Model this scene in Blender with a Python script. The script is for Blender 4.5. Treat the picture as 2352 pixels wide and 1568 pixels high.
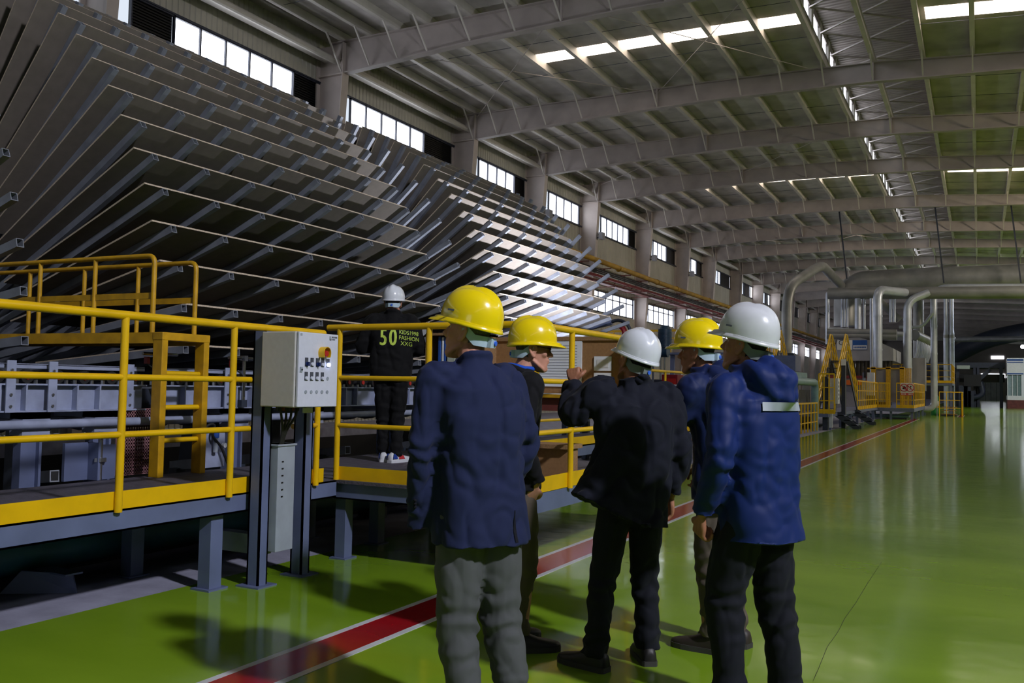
# light levels
EXPOSURE = -0.1
PANE = 5.0
PANE_R = 1.6
SKYL = 5.0
KEYS = ((14., 250.), (34., 700.), (55., 1500.), (88., 2200.))
HIGHBAY = 1200.
GATE = 60.
FLOOD = 620.
FLOOR_A = (108, 144, 24)
FLOOR_B = (136, 170, 42)
import bpy, bmesh, math, random
from mathutils import Vector, Matrix, noise
from mathutils.bvhtree import BVHTree
for _o in list(bpy.data.objects): bpy.data.objects.remove(_o)
SC = bpy.context.scene
COL = SC.collection
R = math.radians
rnd = random.Random(7)

# ---------------------------------------------------------------- camera
IW, IH, FPX = 2352., 1568., 2035.
CAMH = 1.45
def _calib(vp=(2250., 905.), roll=.018):
    d = Vector(((vp[0]-IW/2)/FPX, (vp[1]-IH/2)/FPX, 1.)).normalized()
    v = Vector((-roll, 1., 0.)); v.z = -(v.x*d.x+v.y*d.y)/d.z; v.normalize()
    r = v.cross(d)
    return Matrix((r, d, -v))          # rows: world X, Y, Z seen in camera axes (right, down, forward)
CR = _calib()
CPOS = Vector((0, 0, CAMH))
cam = bpy.data.cameras.new('camera'); camo = bpy.data.objects.new('camera', cam); COL.objects.link(camo)
cam.sensor_width = 36.; cam.lens = 36.*FPX/IW; cam.clip_start = .05; cam.clip_end = 600
_c = CR.transposed()                   # rows: right, down, forward in world
M = Matrix((( _c[0][0], -_c[1][0], -_c[2][0], 0), (_c[0][1], -_c[1][1], -_c[2][1], 0), (_c[0][2], -_c[1][2], -_c[2][2], CAMH), (0, 0, 0, 1)))
camo.matrix_world = M
SC.camera = camo
def ray(x, y): return CR @ Vector(((x-IW/2)/FPX, (y-IH/2)/FPX, 1.))
def at(x, y, axis, val):               # photo pixel -> point on the plane axis=val
    d = ray(x, y); return CPOS + d*((val-CPOS[axis])/d[axis])

# ---------------------------------------------------------------- world, exposure
w = bpy.data.worlds.new('world'); SC.world = w; w.use_nodes = True
w.node_tree.nodes['Background'].inputs[0].default_value = (.80, .88, 1., 1)
w.node_tree.nodes['Background'].inputs[1].default_value = 1.0
SC.view_settings.view_transform = 'Standard'; SC.view_settings.look = 'None'
SC.view_settings.exposure = EXPOSURE; SC.view_settings.gamma = 1.0
SC.view_settings.use_curve_mapping = False
SC.cycles.max_bounces = 4; SC.cycles.diffuse_bounces = 3; SC.cycles.glossy_bounces = 2; SC.cycles.transmission_bounces = 2
SC.cycles.adaptive_threshold = .05; SC.cycles.adaptive_min_samples = 16; SC.cycles.caustics_reflective = False; SC.cycles.caustics_refractive = False
def area(name, loc, aim, sx, sy, power, col=(1, 1, 1), spread=180):
    l = bpy.data.lights.new(name, 'AREA'); l.shape = 'RECTANGLE'; l.size = sx; l.size_y = sy
    l.energy = power; l.color = col; l.spread = R(spread)
    o = bpy.data.objects.new(name, l); COL.objects.link(o); o.location = loc
    o.rotation_euler = (Vector(aim)-Vector(loc)).to_track_quat('-Z', 'Y').to_euler()
    return o
# right-hand clerestory window light
for _y, _p in KEYS:
    area('right_window_fill', (13.0, _y, 11.0), (-3.0, _y+5.2, 1.0), 3.2, 1.1, _p, (.86, .89, 1.) if _y < 20 or _y > 70 else (1., .84, .62))
# high-bay lamp under the right half of the roof (its fixture is built with the hall)
HB = (10.4, .3, 11.35)
area('high_bay_light', HB, (-4., 4., 0), .75, .75, HIGHBAY, (.90, .90, 1.), 130)
area('daylight_open_gate', (2., -30., 3.0), (0, 0, 2.0), 7, 5, GATE, (.80, .86, 1.))

# ---------------------------------------------------------------- materials
def lin(c):
    return tuple(((x/255.)/12.92 if x/255. <= .04045 else ((x/255.+.055)/1.055)**2.4) for x in c) + (1.,)
MATS = {}
def mat(name, rgb, rough=.6, metal=0., var=.12, scale=6., bump=0., bscale=40., emit=0., coat=0., spec=.5, dirt=None):
    m = bpy.data.materials.new(name); m.use_nodes = True; nt = m.node_tree; N = nt.nodes; L = nt.links
    b = N['Principled BSDF']; b.inputs['Roughness'].default_value = rough; b.inputs['Metallic'].default_value = metal
    b.inputs['Coat Weight'].default_value = coat; b.inputs['Specular IOR Level'].default_value = spec
    c = lin(rgb)
    if emit:
        b.inputs['Base Color'].default_value = c
        b.inputs['Emission Color'].default_value = c; b.inputs['Emission Strength'].default_value = emit
    else:
        tc = N.new('ShaderNodeTexCoord'); nz = N.new('ShaderNodeTexNoise'); nz.inputs['Scale'].default_value = scale
        nz.inputs['Detail'].default_value = 5; L.new(tc.outputs['Object'], nz.inputs['Vector'])
        cr = N.new('ShaderNodeValToRGB'); L.new(nz.outputs[0], cr.inputs[0])
        d = dirt and lin(dirt) or tuple(x*(1-var) for x in c[:3])+(1,)
        cr.color_ramp.elements[0].position = .3; cr.color_ramp.elements[0].color = d
        cr.color_ramp.elements[1].position = .65 if dirt is None else .5; cr.color_ramp.elements[1].color = tuple(min(1, x*(1+var*.5)) for x in c[:3])+(1,)
        L.new(cr.outputs[0], b.inputs['Base Color'])
        if bump:
            n2 = N.new('ShaderNodeTexNoise'); n2.inputs['Scale'].default_value = bscale; n2.inputs['Detail'].default_value = 4
            L.new(tc.outputs['Object'], n2.inputs['Vector'])
            bp = N.new('ShaderNodeBump'); bp.inputs['Strength'].default_value = bump; bp.inputs['Distance'].default_value = .02
            L.new(n2.outputs[0], bp.inputs['Height']); L.new(bp.outputs[0], b.inputs['Normal'])
    MATS[name] = m
    return m
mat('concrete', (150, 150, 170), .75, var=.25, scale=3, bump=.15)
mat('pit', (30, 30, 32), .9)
mat('red_paint', (150, 14, 26), .16, var=.15, scale=2)
mat('white_paint', (205, 208, 215), .2, var=.12, scale=4)
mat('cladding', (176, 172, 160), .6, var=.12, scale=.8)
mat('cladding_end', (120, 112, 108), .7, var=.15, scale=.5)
mat('louver', (22, 24, 34), .6)
mat('frame_dark', (40, 44, 58), .5)
mat('column', (196, 184, 178), .55, var=.14, scale=1.2)
mat('beam', (172, 162, 158), .55, var=.14, scale=1.2)
mat('purlin', (202, 196, 188), .5, var=.12, scale=1.5)
mat('insulation', (190, 184, 180), .85, var=.22, scale=1.3, bump=.5, bscale=2.5)
mat('decking', (150, 140, 136), .6, var=.2, scale=1.)
mat('pane', (238, 243, 255), emit=PANE)
mat('pane_right', (225, 232, 255), emit=PANE_R)
mat('sky_pane', (255, 238, 222), emit=SKYL)
mat('board', (120, 112, 104), .8, var=.10, scale=9, bump=.05, bscale=200)
mat('board_edge', (205, 188, 168), .8, var=.25, scale=60)
mat('arm_steel', (134, 139, 152), .5, var=.22, scale=5)
mat('frame_steel', (98, 108, 142), .45, var=.16, scale=4)
mat('pale_steel', (150, 158, 186), .4, var=.22, scale=6)
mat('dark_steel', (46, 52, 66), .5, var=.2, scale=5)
mat('raw_steel', (150, 152, 160), .3, metal=.9, var=.2, scale=8)
mat('rod', (170, 172, 178), .22, metal=1., var=.1)
mat('yellow', (226, 180, 10), .34, var=.12, scale=5, bump=.02)
mat('yellow_old', (200, 152, 14), .45, var=.25, scale=9)
mat('deck', (84, 80, 90), .6, var=.3, scale=14, bump=.4, bscale=60)
mat('teal', (36, 84, 100), .45, var=.3, scale=3)
mat('teal_light', (120, 150, 156), .4, var=.15, scale=4)
mat('black', (14, 14, 16), .5)
mat('rubber', (22, 22, 24), .7)
mat('red', (176, 34, 30), .45)
mat('dark_red', (128, 18, 30), .4, var=.15)
mat('orange', (222, 108, 24), .5)
mat('cabinet', (206, 210, 226), .42, var=.04, scale=30, bump=.05, bscale=300)
mat('cabinet_side', (190, 188, 186), .45, var=.05, scale=30)
mat('grey_plastic', (150, 158, 170), .4)
mat('knob_blue', (18, 38, 92), .35)
mat('lamp_lit', (190, 205, 255), emit=7.)
mat('cable', (34, 34, 30), .55)
mat('chipboard', (150, 116, 80), .8, var=.25, scale=70)
mat('cork', (150, 112, 72), .85, var=.12, scale=40)
mat('paper', (226, 230, 238), .7, var=.03)
mat('paper_line', (120, 124, 140), .7)
mat('folder_blue', (40, 84, 170), .5)
mat('folder_green', (176, 184, 172), .6)
mat('sign_red', (186, 34, 44), .5)
mat('sign_blue', (26, 78, 150), .5)
mat('sign_white', (215, 214, 214), .5, var=.04)
mat('sign_dark', (70, 74, 84), .5)
mat('duct', (176, 184, 200), .34, metal=.35, var=.2, scale=1.4)
mat('duct_old', (132, 134, 136), .42, metal=.3, var=.25, scale=1.2)
mat('press_grey', (142, 142, 150), .5, var=.2, scale=1.)
mat('curtain', (62, 56, 46), .9, var=.35, scale=2)
mat('brownred', (104, 48, 42), .6, var=.3, scale=3)
mat('yellow_pipe', (176, 136, 30), .5, var=.35, scale=1.5)
mat('red_pipe', (120, 36, 36), .5, var=.3, scale=2)
mat('gas_green', (30, 130, 60), .35, var=.1)
mat('booth', (226, 226, 228), .5, var=.05)
mat('glass', (120, 140, 140), .05, spec=.8)
mat('pink_mesh', (142, 98, 104), .6)
mat('motor_blue', (44, 70, 96), .4, var=.15)
mat('floodlamp', (235, 240, 255), emit=10.)

def floor_material():
    m = bpy.data.materials.new('green_epoxy'); m.use_nodes = True; nt = m.node_tree; N = nt.nodes; L = nt.links
    b = N['Principled BSDF']; tc = N.new('ShaderNodeTexCoord')
    n1 = N.new('ShaderNodeTexNoise'); n1.inputs['Scale'].default_value = .7; n1.inputs['Detail'].default_value = 6
    mp = N.new('ShaderNodeMapping'); mp.inputs['Scale'].default_value = (.5, 1.3, 1)
    L.new(tc.outputs['Object'], mp.inputs[0]); L.new(mp.outputs[0], n1.inputs['Vector'])
    cr = N.new('ShaderNodeValToRGB'); L.new(n1.outputs[0], cr.inputs[0])
    cr.color_ramp.elements[0].position = .3; cr.color_ramp.elements[0].color = lin(FLOOR_A)
    cr.color_ramp.elements[1].position = .7; cr.color_ramp.elements[1].color = lin(FLOOR_B)
    L.new(cr.outputs[0], b.inputs['Base Color'])
    n2 = N.new('ShaderNodeTexNoise'); n2.inputs['Scale'].default_value = 5; n2.inputs['Detail'].default_value = 5
    L.new(mp.outputs[0], n2.inputs['Vector'])
    rr = N.new('ShaderNodeMapRange'); rr.inputs[3].default_value = .06; rr.inputs[4].default_value = .2
    L.new(n2.outputs[0], rr.inputs[0]); L.new(rr.outputs[0], b.inputs['Roughness'])
    n3 = N.new('ShaderNodeTexNoise'); n3.inputs['Scale'].default_value = 2.6; n3.inputs['Detail'].default_value = 2
    L.new(tc.outputs['Object'], n3.inputs['Vector'])
    bp = N.new('ShaderNodeBump'); bp.inputs['Strength'].default_value = .12; bp.inputs['Distance'].default_value = .02
    L.new(n3.outputs[0], bp.inputs['Height']); L.new(bp.outputs[0], b.inputs['Normal'])
    b.inputs['Specular IOR Level'].default_value = .5
    MATS['green_epoxy'] = m
floor_material()

# ---------------------------------------------------------------- mesh helpers
class MB:
    def __init__(s): s.v = []; s.f = []; s.m = []
    def add(s, vs, fs, mi=0, mx=None):
        n = len(s.v)
        s.v += [tuple(mx @ Vector(p)) if mx else tuple(p) for p in vs]
        s.f += [tuple(i+n for i in f) for f in fs]; s.m += [mi]*len(fs); return s
    def box(s, lo, hi, mi=0, mx=None):
        (a, b, c), (d, e, f) = lo, hi
        return s.add([(a,b,c),(d,b,c),(d,e,c),(a,e,c),(a,b,f),(d,b,f),(d,e,f),(a,e,f)],
                     [(0,3,2,1),(4,5,6,7),(0,1,5,4),(1,2,6,5),(2,3,7,6),(3,0,4,7)], mi, mx)
    def cbox(s, c, sz, mi=0, mx=None):
        return s.box([c[i]-sz[i]/2 for i in range(3)], [c[i]+sz[i]/2 for i in range(3)], mi, mx)
    def bar(s, p0, p1, w, h, up=(0, 0, 1), mi=0):
        p0 = Vector(p0); p1 = Vector(p1); d = (p1-p0).normalized(); up = Vector(up)
        if abs(d.dot(up)) > .98: up = Vector((0, 1, 0)) if abs(d.y) < .9 else Vector((1, 0, 0))
        r = d.cross(up).normalized(); u = r.cross(d)
        vs = [p + r*(w/2*a) + u*(h/2*b) for p in (p0, p1) for a, b in ((-1,-1),(1,-1),(1,1),(-1,1))]
        return s.add(vs, [(0,1,2,3),(7,6,5,4),(0,4,5,1),(1,5,6,2),(2,6,7,3),(3,7,4,0)], mi)
    def tube(s, pts, r, n=10, mi=0, caps=True, closed=False):
        pts = [Vector(p) for p in pts]; rs = r if isinstance(r, (list, tuple)) else [r]*len(pts)
        k = len(pts); base = len(s.v); prev = None
        for i, p in enumerate(pts):
            a = pts[i-1] if i else (pts[-1] if closed else p); b = pts[(i+1) % k] if (i < k-1 or closed) else p
            t = (b-a).normalized()
            if prev is None:
                q = Vector((0, 0, 1)) if abs(t.z) < .9 else Vector((1, 0, 0)); e1 = t.cross(q).normalized()
            else:
                e1 = (prev - t*prev.dot(t)).normalized()
            prev = e1; e2 = t.cross(e1)
            s.v += [tuple(p + e1*(rs[i]*math.cos(2*math.pi*j/n)) + e2*(rs[i]*math.sin(2*math.pi*j/n))) for j in range(n)]
        for i in range(k if closed else k-1):
            a = base+i*n; b = base+((i+1) % k)*n
            for j in range(n):
                s.f.append((a+j, a+(j+1) % n, b+(j+1) % n, b+j)); s.m.append(mi)
        if caps and not closed:
            s.f.append(tuple(base+j for j in range(n))[::-1]); s.m.append(mi)
            s.f.append(tuple(base+(k-1)*n+j for j in range(n))); s.m.append(mi)
        return s
    def cyl(s, p0, p1, r, n=14, r2=None, mi=0): return s.tube([p0, p1], [r, r if r2 is None else r2], n, mi)
    def rows(s, rows, closed=True, cap0=False, cap1=False, mi=0):
        n = len(rows[0]); base = len(s.v)
        for rw in rows: s.v += [tuple(p) for p in rw]
        for i in range(len(rows)-1):
            a = base+i*n; b = a+n
            for j in range(n if closed else n-1):
                s.f.append((a+j, a+(j+1) % n, b+(j+1) % n, b+j)); s.m.append(mi)
        if cap0: s.f.append(tuple(base+j for j in range(n))[::-1]); s.m.append(mi)
        if cap1: s.f.append(tuple(base+(len(rows)-1)*n+j for j in range(n))); s.m.append(mi)
        return s
    def prism(s, poly, ext, mi=0):
        poly = [Vector(p) for p in poly]; e = Vector(ext); n = len(poly); base = len(s.v)
        s.v += [tuple(p) for p in poly] + [tuple(p+e) for p in poly]
        s.f += [tuple(range(base, base+n))[::-1], tuple(range(base+n, base+2*n))]; s.m += [mi, mi]
        for j in range(n):
            s.f.append((base+j, base+(j+1) % n, base+n+(j+1) % n, base+n+j)); s.m.append(mi)
        return s
    def mesh(s, name, mats, smooth=None):
        me = bpy.data.meshes.new(name); me.from_pydata(s.v, [], s.f)
        for m in (mats if isinstance(mats, (list, tuple)) else [mats]): me.materials.append(MATS[m] if isinstance(m, str) else m)
        me.polygons.foreach_set('material_index', s.m)
        bm = bmesh.new(); bm.from_mesh(me); bmesh.ops.recalc_face_normals(bm, faces=bm.faces); bm.to_mesh(me); bm.free()
        if smooth is not None:
            me.polygons.foreach_set('use_smooth', [True]*len(me.polygons)); me.set_sharp_from_angle(angle=R(smooth))
        me.update(); return me
    def build(s, name, mats, parent=None, smooth=None, bevel=0):
        return put(name, s.mesh(name, mats, smooth), parent, bevel)
def put(name, me, parent=None, bevel=0, mx=None):
    o = bpy.data.objects.new(name, me); COL.objects.link(o)
    if parent is not None:
        o.parent = parent; o.matrix_parent_inverse = pinv(parent)
    if mx is not None: o.matrix_basis = mx
    if bevel:
        b = o.modifiers.new('bevel', 'BEVEL'); b.width = bevel; b.segments = 2; b.limit_method = 'ANGLE'
    return o
LOCAL = set()                            # things whose meshes are written in their own frame
def pinv(p):
    m = Matrix.Identity(4); q = p
    while q.parent is not None: q = q.parent
    if q.name in LOCAL: return m
    q = p
    while q is not None:
        m = (q.matrix_parent_inverse @ q.matrix_basis if q.parent else q.matrix_basis) @ m; q = q.parent
    return m.inverted()
def tag(o, label, cat, group=None, kind=None):
    o['label'] = label; o['category'] = cat
    if group: o['group'] = group
    if kind: o['kind'] = kind
    return o
def thing(name, label, cat, loc=(0, 0, 0), group=None):
    o = bpy.data.objects.new(name, None); COL.objects.link(o); o.location = loc; o.empty_display_size = .2
    return tag(o, label, cat, group)
def struct(o, label=None):
    o['kind'] = 'structure'
    if label: o['label'] = label
    return o
def arc(c, a0, a1, r, u, v, n=6):
    c = Vector(c); u = Vector(u); v = Vector(v)
    return [c + u*(r*math.cos(a0+(a1-a0)*i/n)) + v*(r*math.sin(a0+(a1-a0)*i/n)) for i in range(n+1)]
def rounded(pts, r, n=5):
    """polyline with rounded corners"""
    pts = [Vector(p) for p in pts]; out = [pts[0]]
    for a, b, c in zip(pts, pts[1:], pts[2:]):
        d0 = (a-b); d1 = (c-b); k = min(r, d0.length*.49, d1.length*.49)
        p0 = b+d0.normalized()*k; p1 = b+d1.normalized()*k
        for i in range(n+1):
            t = i/n; out.append(p0*(1-t)**2 + b*(2*t*(1-t)) + p1*t*t)
    out.append(pts[-1]); return out
def text_mesh(body, size, ext=.002, font_shear=0., align='LEFT'):
    cu = bpy.data.curves.new('lettering', 'FONT'); cu.body = body; cu.size = size; cu.extrude = ext; cu.align_x = align
    cu.resolution_u = 3
    o = bpy.data.objects.new('lettering', cu); COL.objects.link(o)
    dg = bpy.context.evaluated_depsgraph_get(); me = bpy.data.meshes.new_from_object(o.evaluated_get(dg))
    bpy.data.objects.remove(o); bpy.data.curves.remove(cu)
    return me
# ================================================================ the hall
XL, XR, Y0, Y1 = -21.2, 13.6, -34., 232.
APRON = -4.95
def plane(name, pts, m, parent=None):
    b = MB(); b.add(pts, [tuple(range(len(pts)))]); return b.build(name, m, parent)
fl = struct(MB().box((APRON, Y0, -.3), (XR, Y1, 0)).build('floor', 'green_epoxy'), 'glossy green epoxy floor')
MB().box((-7.25, Y0, -.3), (APRON, Y1, -.002)).build('concrete_apron', 'concrete', fl)
MB().box((XL, Y0, -.3), (-18.6, Y1, -.002)).build('concrete_apron', 'concrete', fl)
MB().box((-18.6, 26., -.3), (-7.25, Y1, -.002)).build('concrete_apron', 'concrete', fl)
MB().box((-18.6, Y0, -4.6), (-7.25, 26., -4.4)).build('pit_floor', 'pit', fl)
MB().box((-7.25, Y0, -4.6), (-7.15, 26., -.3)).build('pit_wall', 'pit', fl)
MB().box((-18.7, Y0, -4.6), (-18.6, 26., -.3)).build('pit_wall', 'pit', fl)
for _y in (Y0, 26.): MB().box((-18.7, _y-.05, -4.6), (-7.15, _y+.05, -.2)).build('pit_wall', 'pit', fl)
for ya, yb, x0 in ((Y0, 54.6, -3.33), (62., 68., -1.25)):
    MB().box((x0+.045, ya, -.01), (x0+.315, yb, .002)).build('red_lane_line', 'red_paint', fl)
    MB().box((x0, ya, -.01), (x0+.045, yb, .0025)).build('white_lane_edge', 'white_paint', fl)
    MB().box((x0+.315, ya, -.01), (x0+.36, yb, .0025)).build('white_lane_edge', 'white_paint', fl)
# hairline crack across the epoxy
pts = [at(x, y, 2, .0008) for x, y in ((2025, 1290), (1992, 1340), (1965, 1385), (1940, 1420), (1925, 1450), (1900, 1485), (1880, 1535), (1868, 1562))]
b = MB()
for p, q in zip(pts, pts[1:]): b.bar(p, q, .0018, .001)
b.build('floor_crack', 'black', fl)

COLS = [-24., -14.6, -5.2, 4.1, 15.2, 24.73, 34.05, 41.38, 48.71, 58.36, 67.5, 75.2, 84.9, 94.2]
while COLS[-1] < Y1-12: COLS.append(COLS[-1]+9.0)
BB = [(-20., 12.5), (-15., 12.74), (-9.5, 12.84), (-3.35, 12.70), (2., 12.42), (13.2, 11.7)]
BT = [(-20.6, 13.65), (-9.3, 13.56), (-3.35, 13.40), (2., 12.98), (13.4, 12.3)]
def lerp(tab, x):
    if x <= tab[0][0]: return tab[0][1]
    for (a, za), (c, zc) in zip(tab, tab[1:]):
        if x <= c: return za+(zc-za)*(x-a)/(c-a)
    return tab[-1][1]
PUR = [-20.1, -18.87, -17.67, -16.46, -14.78, -13.1, -11.48, -9.79, -8.1, -6.53, -5.02, -3.34, -1.69, -.13, 1.5, 3.1, 4.7, 6.3, 7.9, 9.5, 11.1, 12.6]
# roof sheet, left and right of the ridge monitor
ceil = None
def roof_strip(x0, x1, name, m, parent, ya=Y0, yb=Y1, dz=.32):
    n = max(2, int(abs(x1-x0)/1.2)); b = MB()
    xs = [x0+(x1-x0)*i/n for i in range(n+1)]
    b.rows([[(x, ya, lerp(BT, x)+dz), (x, yb, lerp(BT, x)+dz), (x, yb, lerp(BT, x)+dz+.1), (x, ya, lerp(BT, x)+dz+.1)] for x in xs], True, True, True)
    return b.build(name, m, parent)
ceil = struct(roof_strip(XL, -4.95, 'ceiling', 'insulation', None), 'green-grey insulated roof of the hall')
roof_strip(-1.75, XR, 'roof_sheet', 'insulation', ceil)
# ridge monitor: raised profiled deck and louvred side with daylight slits
zl = lerp(BT, -4.95)+.32; zr = lerp(BT, -1.75)+.32; zt = zl+.95
b = MB(); n = 900; step = (Y1-Y0)/n
# ribs only over the stretch in view
ya, yb, k = 10., 110., 420
prof = []
for i in range(k):
    y = ya+(yb-ya)*i/k; d = (yb-ya)/k
    prof += [(y, 0), (y+d*.5, 0), (y+d*.6, .05), (y+d*.9, .05)]
b.rows([[(x, y, zt+z-.03*abs(x+3.35)) for y, z in prof] for x in (-5.2, -3.35, -1.5)], False)
b.box((-5.2, Y0, zt-.05), (-1.5, ya, zt)); b.box((-5.2, yb, zt-.05), (-1.5, Y1, zt))
b.build('monitor_deck', 'decking', ceil)
b = MB(); b.box((-5.0, Y0, zl+.02), (-4.94, Y1, zl+.12)); b.box((-5.0, Y0, zl+.62), (-4.94, Y1, zt+.02))
b.box((-1.76, Y0, zr), (-1.70, Y1, zt+.02)); b.build('monitor_side', 'decking', ceil)
y = Y0
while y < 120:
    if y > 12:
        MB().box((-5.0, y+.35, zl+.12), (-4.98, y+1.5, zl+.62)).build('monitor_light', 'pane', ceil)
    y += 1.9
b = MB()
for i in range(int((Y1-Y0)/1.9)): b.box((-5.02, Y0+i*1.9-.08, zl), (-4.92, Y0+i*1.9+.35, zt))
b.build('monitor_post', 'purlin', ceil)
for ya, yb in zip(COLS[4:14], COLS[5:15]):
    ym = (ya+yb)/2
    for i in range(4):
        u0 = ya+(yb-ya)*i/4; u1 = ya+(yb-ya)*(i+1)/4
        MB().bar((-4.8, u0, zl+.15), (-1.9, u1, zr+.3), .05, .05).build('monitor_brace', 'beam', ceil)
        MB().bar((-1.9, u0, zr+.3), (-4.8, u1, zl+.15), .05, .05).build('monitor_brace', 'beam', ceil)
# rafters with stiffeners, purlins bay by bay
for ci, yc in enumerate(COLS):
    if yc < 10 or yc > 200: continue
    b = MB(); xs = [-20.6, -20., -17.5, -15., -12.2, -9.5, -6.5, -3.35, 2., 7., 13.2]
    web = [(x, yc, lerp(BB, x)) for x in xs] + [(x, yc, lerp(BT, x)) for x in reversed(xs)]
    b.prism([(p[0], p[1]-.008, p[2]) for p in web], (0, .016, 0))
    for tab, t in ((BB, .02), (BT, .02)):
        b.rows([[(x, yc-.14, lerp(tab, x)-t), (x, yc+.14, lerp(tab, x)-t), (x, yc+.14, lerp(tab, x)+t), (x, yc-.14, lerp(tab, x)+t)] for x in xs], True, True, True)
    rf = b.build('rafter', 'beam', ceil)
    if yc < 100:
        for x in (-11.48, -3.34):
            thick = .06
            MB().box((x-thick/2, yc-.13, lerp(BB, x)), (x+thick/2, yc+.13, lerp(BT, x)+.02)).build('stiffener', 'beam', rf)
        for x in PUR:                                          # fly braces from the bottom flange up to the purlins
            MB().bar((x, yc-.10, lerp(BB, x)+.04), (x, yc-1.0, lerp(BT, x)+.05), .05, .05).build('fly_brace', 'purlin', rf)
    if ci+1 < len(COLS):
        ye = COLS[ci+1]
        for x in PUR:
            if yc > 100 and x > -1: continue
            z = lerp(BT, x)+.02
            b = MB(); b.box((x-.075, yc, z), (x+.075, ye, z+.29))
            b.build('purlin', 'purlin', ceil)
        if yc < 80:                                            # sag rods and cross bracing cables
            for fr in (.33, .66):
                yy = yc+(ye-yc)*fr
                b = MB()
                for xa, xb in ((-20., -5.0), (-1.7, 6.)):
                    n = 8
                    b.tube([(xa+(xb-xa)*i/n, yy, lerp(BT, xa+(xb-xa)*i/n)+.08) for i in range(n+1)], .009, 5)
                b.build('sag_rod', 'dark_steel', ceil)
for ya, yb in ((24.73, 34.05), (41.38, 48.71), (67.5, 75.2)):
    for xa, xb in ((-20., -11.5), (-11.5, -5.)):
        for p, q in (((xa, ya), (xb, yb)), ((xb, ya), (xa, yb))):
            MB().tube([(p[0], p[1], lerp(BT, p[0])-.15), (q[0], q[1], lerp(BT, q[0])-.15)], .013, 5).build('brace_rod', 'beam', ceil)
# translucent roof lights
def rooflight(x0, x1, ya, yb):
    n = max(1, int((x1-x0)/1.6)); b = MB(); xs = [x0+(x1-x0)*i/n for i in range(n+1)]
    b.rows([[(x, ya, lerp(BT, x)+.312), (x, yb, lerp(BT, x)+.312), (x, yb, lerp(BT, x)+.318), (x, ya, lerp(BT, x)+.318)] for x in xs], True, True, True)
    b.build('rooflight', 'sky_pane', ceil)
def rl(x0, y0, x1, y1):
    a = at(x0, y0, 2, 13.75); c = at(x1, y1, 2, 13.75); return a, c
rooflight(-15.0, -5.2, 29.35, 30.25)
rooflight(-1.45, 13., 30.1, 31.1)
for yk in (52.6, 71., 90.):
    rooflight(-15., -5.2, yk, yk+.9); rooflight(-1.45, 13., yk, yk+.9)
# eaves gutter beam along the left wall
b = MB(); b.box((-20.9, Y0, 13.0), (-20.6, Y1, 13.25)); b.tube([(-20.35, Y0, 12.95), (-20.35, Y1, 12.95)], .11, 10)
b.build('eaves_beam', 'purlin', ceil)

# ---------------------------------------------------------------- left wall: cladding, columns, windows
WT, WB, LT, LB = 12.3, 11.1, 7.52, 6.2          # upper and lower window bands
b = MB()
def ribbed(b, y0, y1, z0, z1, x=XL, pitch=.22, dep=.03):
    pr = []; n = int((y1-y0)/pitch)
    for i in range(n):
        y = y0+i*pitch; pr += [(y, 0), (y+pitch*.6, 0), (y+pitch*.72, dep), (y+pitch*.88, dep)]
    pr.append((y1, 0))
    b.rows([[(x+d, y, z) for y, d in pr] for z in (z0, z1)], False)
    b.box((x-.1, y0, z0), (x-.02, y1, z1))
ribbed(b, Y0, 100., WT, 14.15); ribbed(b, Y0, 100., LT, WB); ribbed(b, Y0, 100., 0, LB)
for z0, z1 in ((WT, 14.15), (LT, WB), (0, LB)): b.box((XL-.1, 100, z0), (XL, Y1, z1))
wl = struct(b.build('wall_left', 'cladding'), 'ribbed cream cladding wall behind the cooling wheels')
MB().box((XL, Y0, WB-.06), (XL+.12, Y1, WB)).build('sill_rail', 'frame_dark', wl)
MB().box((XL, Y0, WT), (XL+.10, Y1, WT+.05)).build('head_rail', 'frame_dark', wl)
for yc in COLS:
    b = MB()
    b.prism([(XL+.05, yc-.01, 0), (-20.75, yc-.01, 0), (-20.0, yc-.01, 12.5), (-20.0, yc-.01, 13.6), (XL+.05, yc-.01, 13.6)], (0, .02, 0))
    b.bar((-20.74, yc, 0), (-20.0, yc, 12.5), .36, .03, up=(1, 0, 0)); b.box((-20.02, yc-.18, 12.5), (-19.99, yc+.18, 13.6))
    b.box((XL, yc-.18, 0), (XL+.06, yc+.18, 13.6))
    b.box((XL+.05, yc-.16, 12.46), (-20.0, yc+.16, 12.5))
    b.build('column', 'column', wl)
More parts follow.
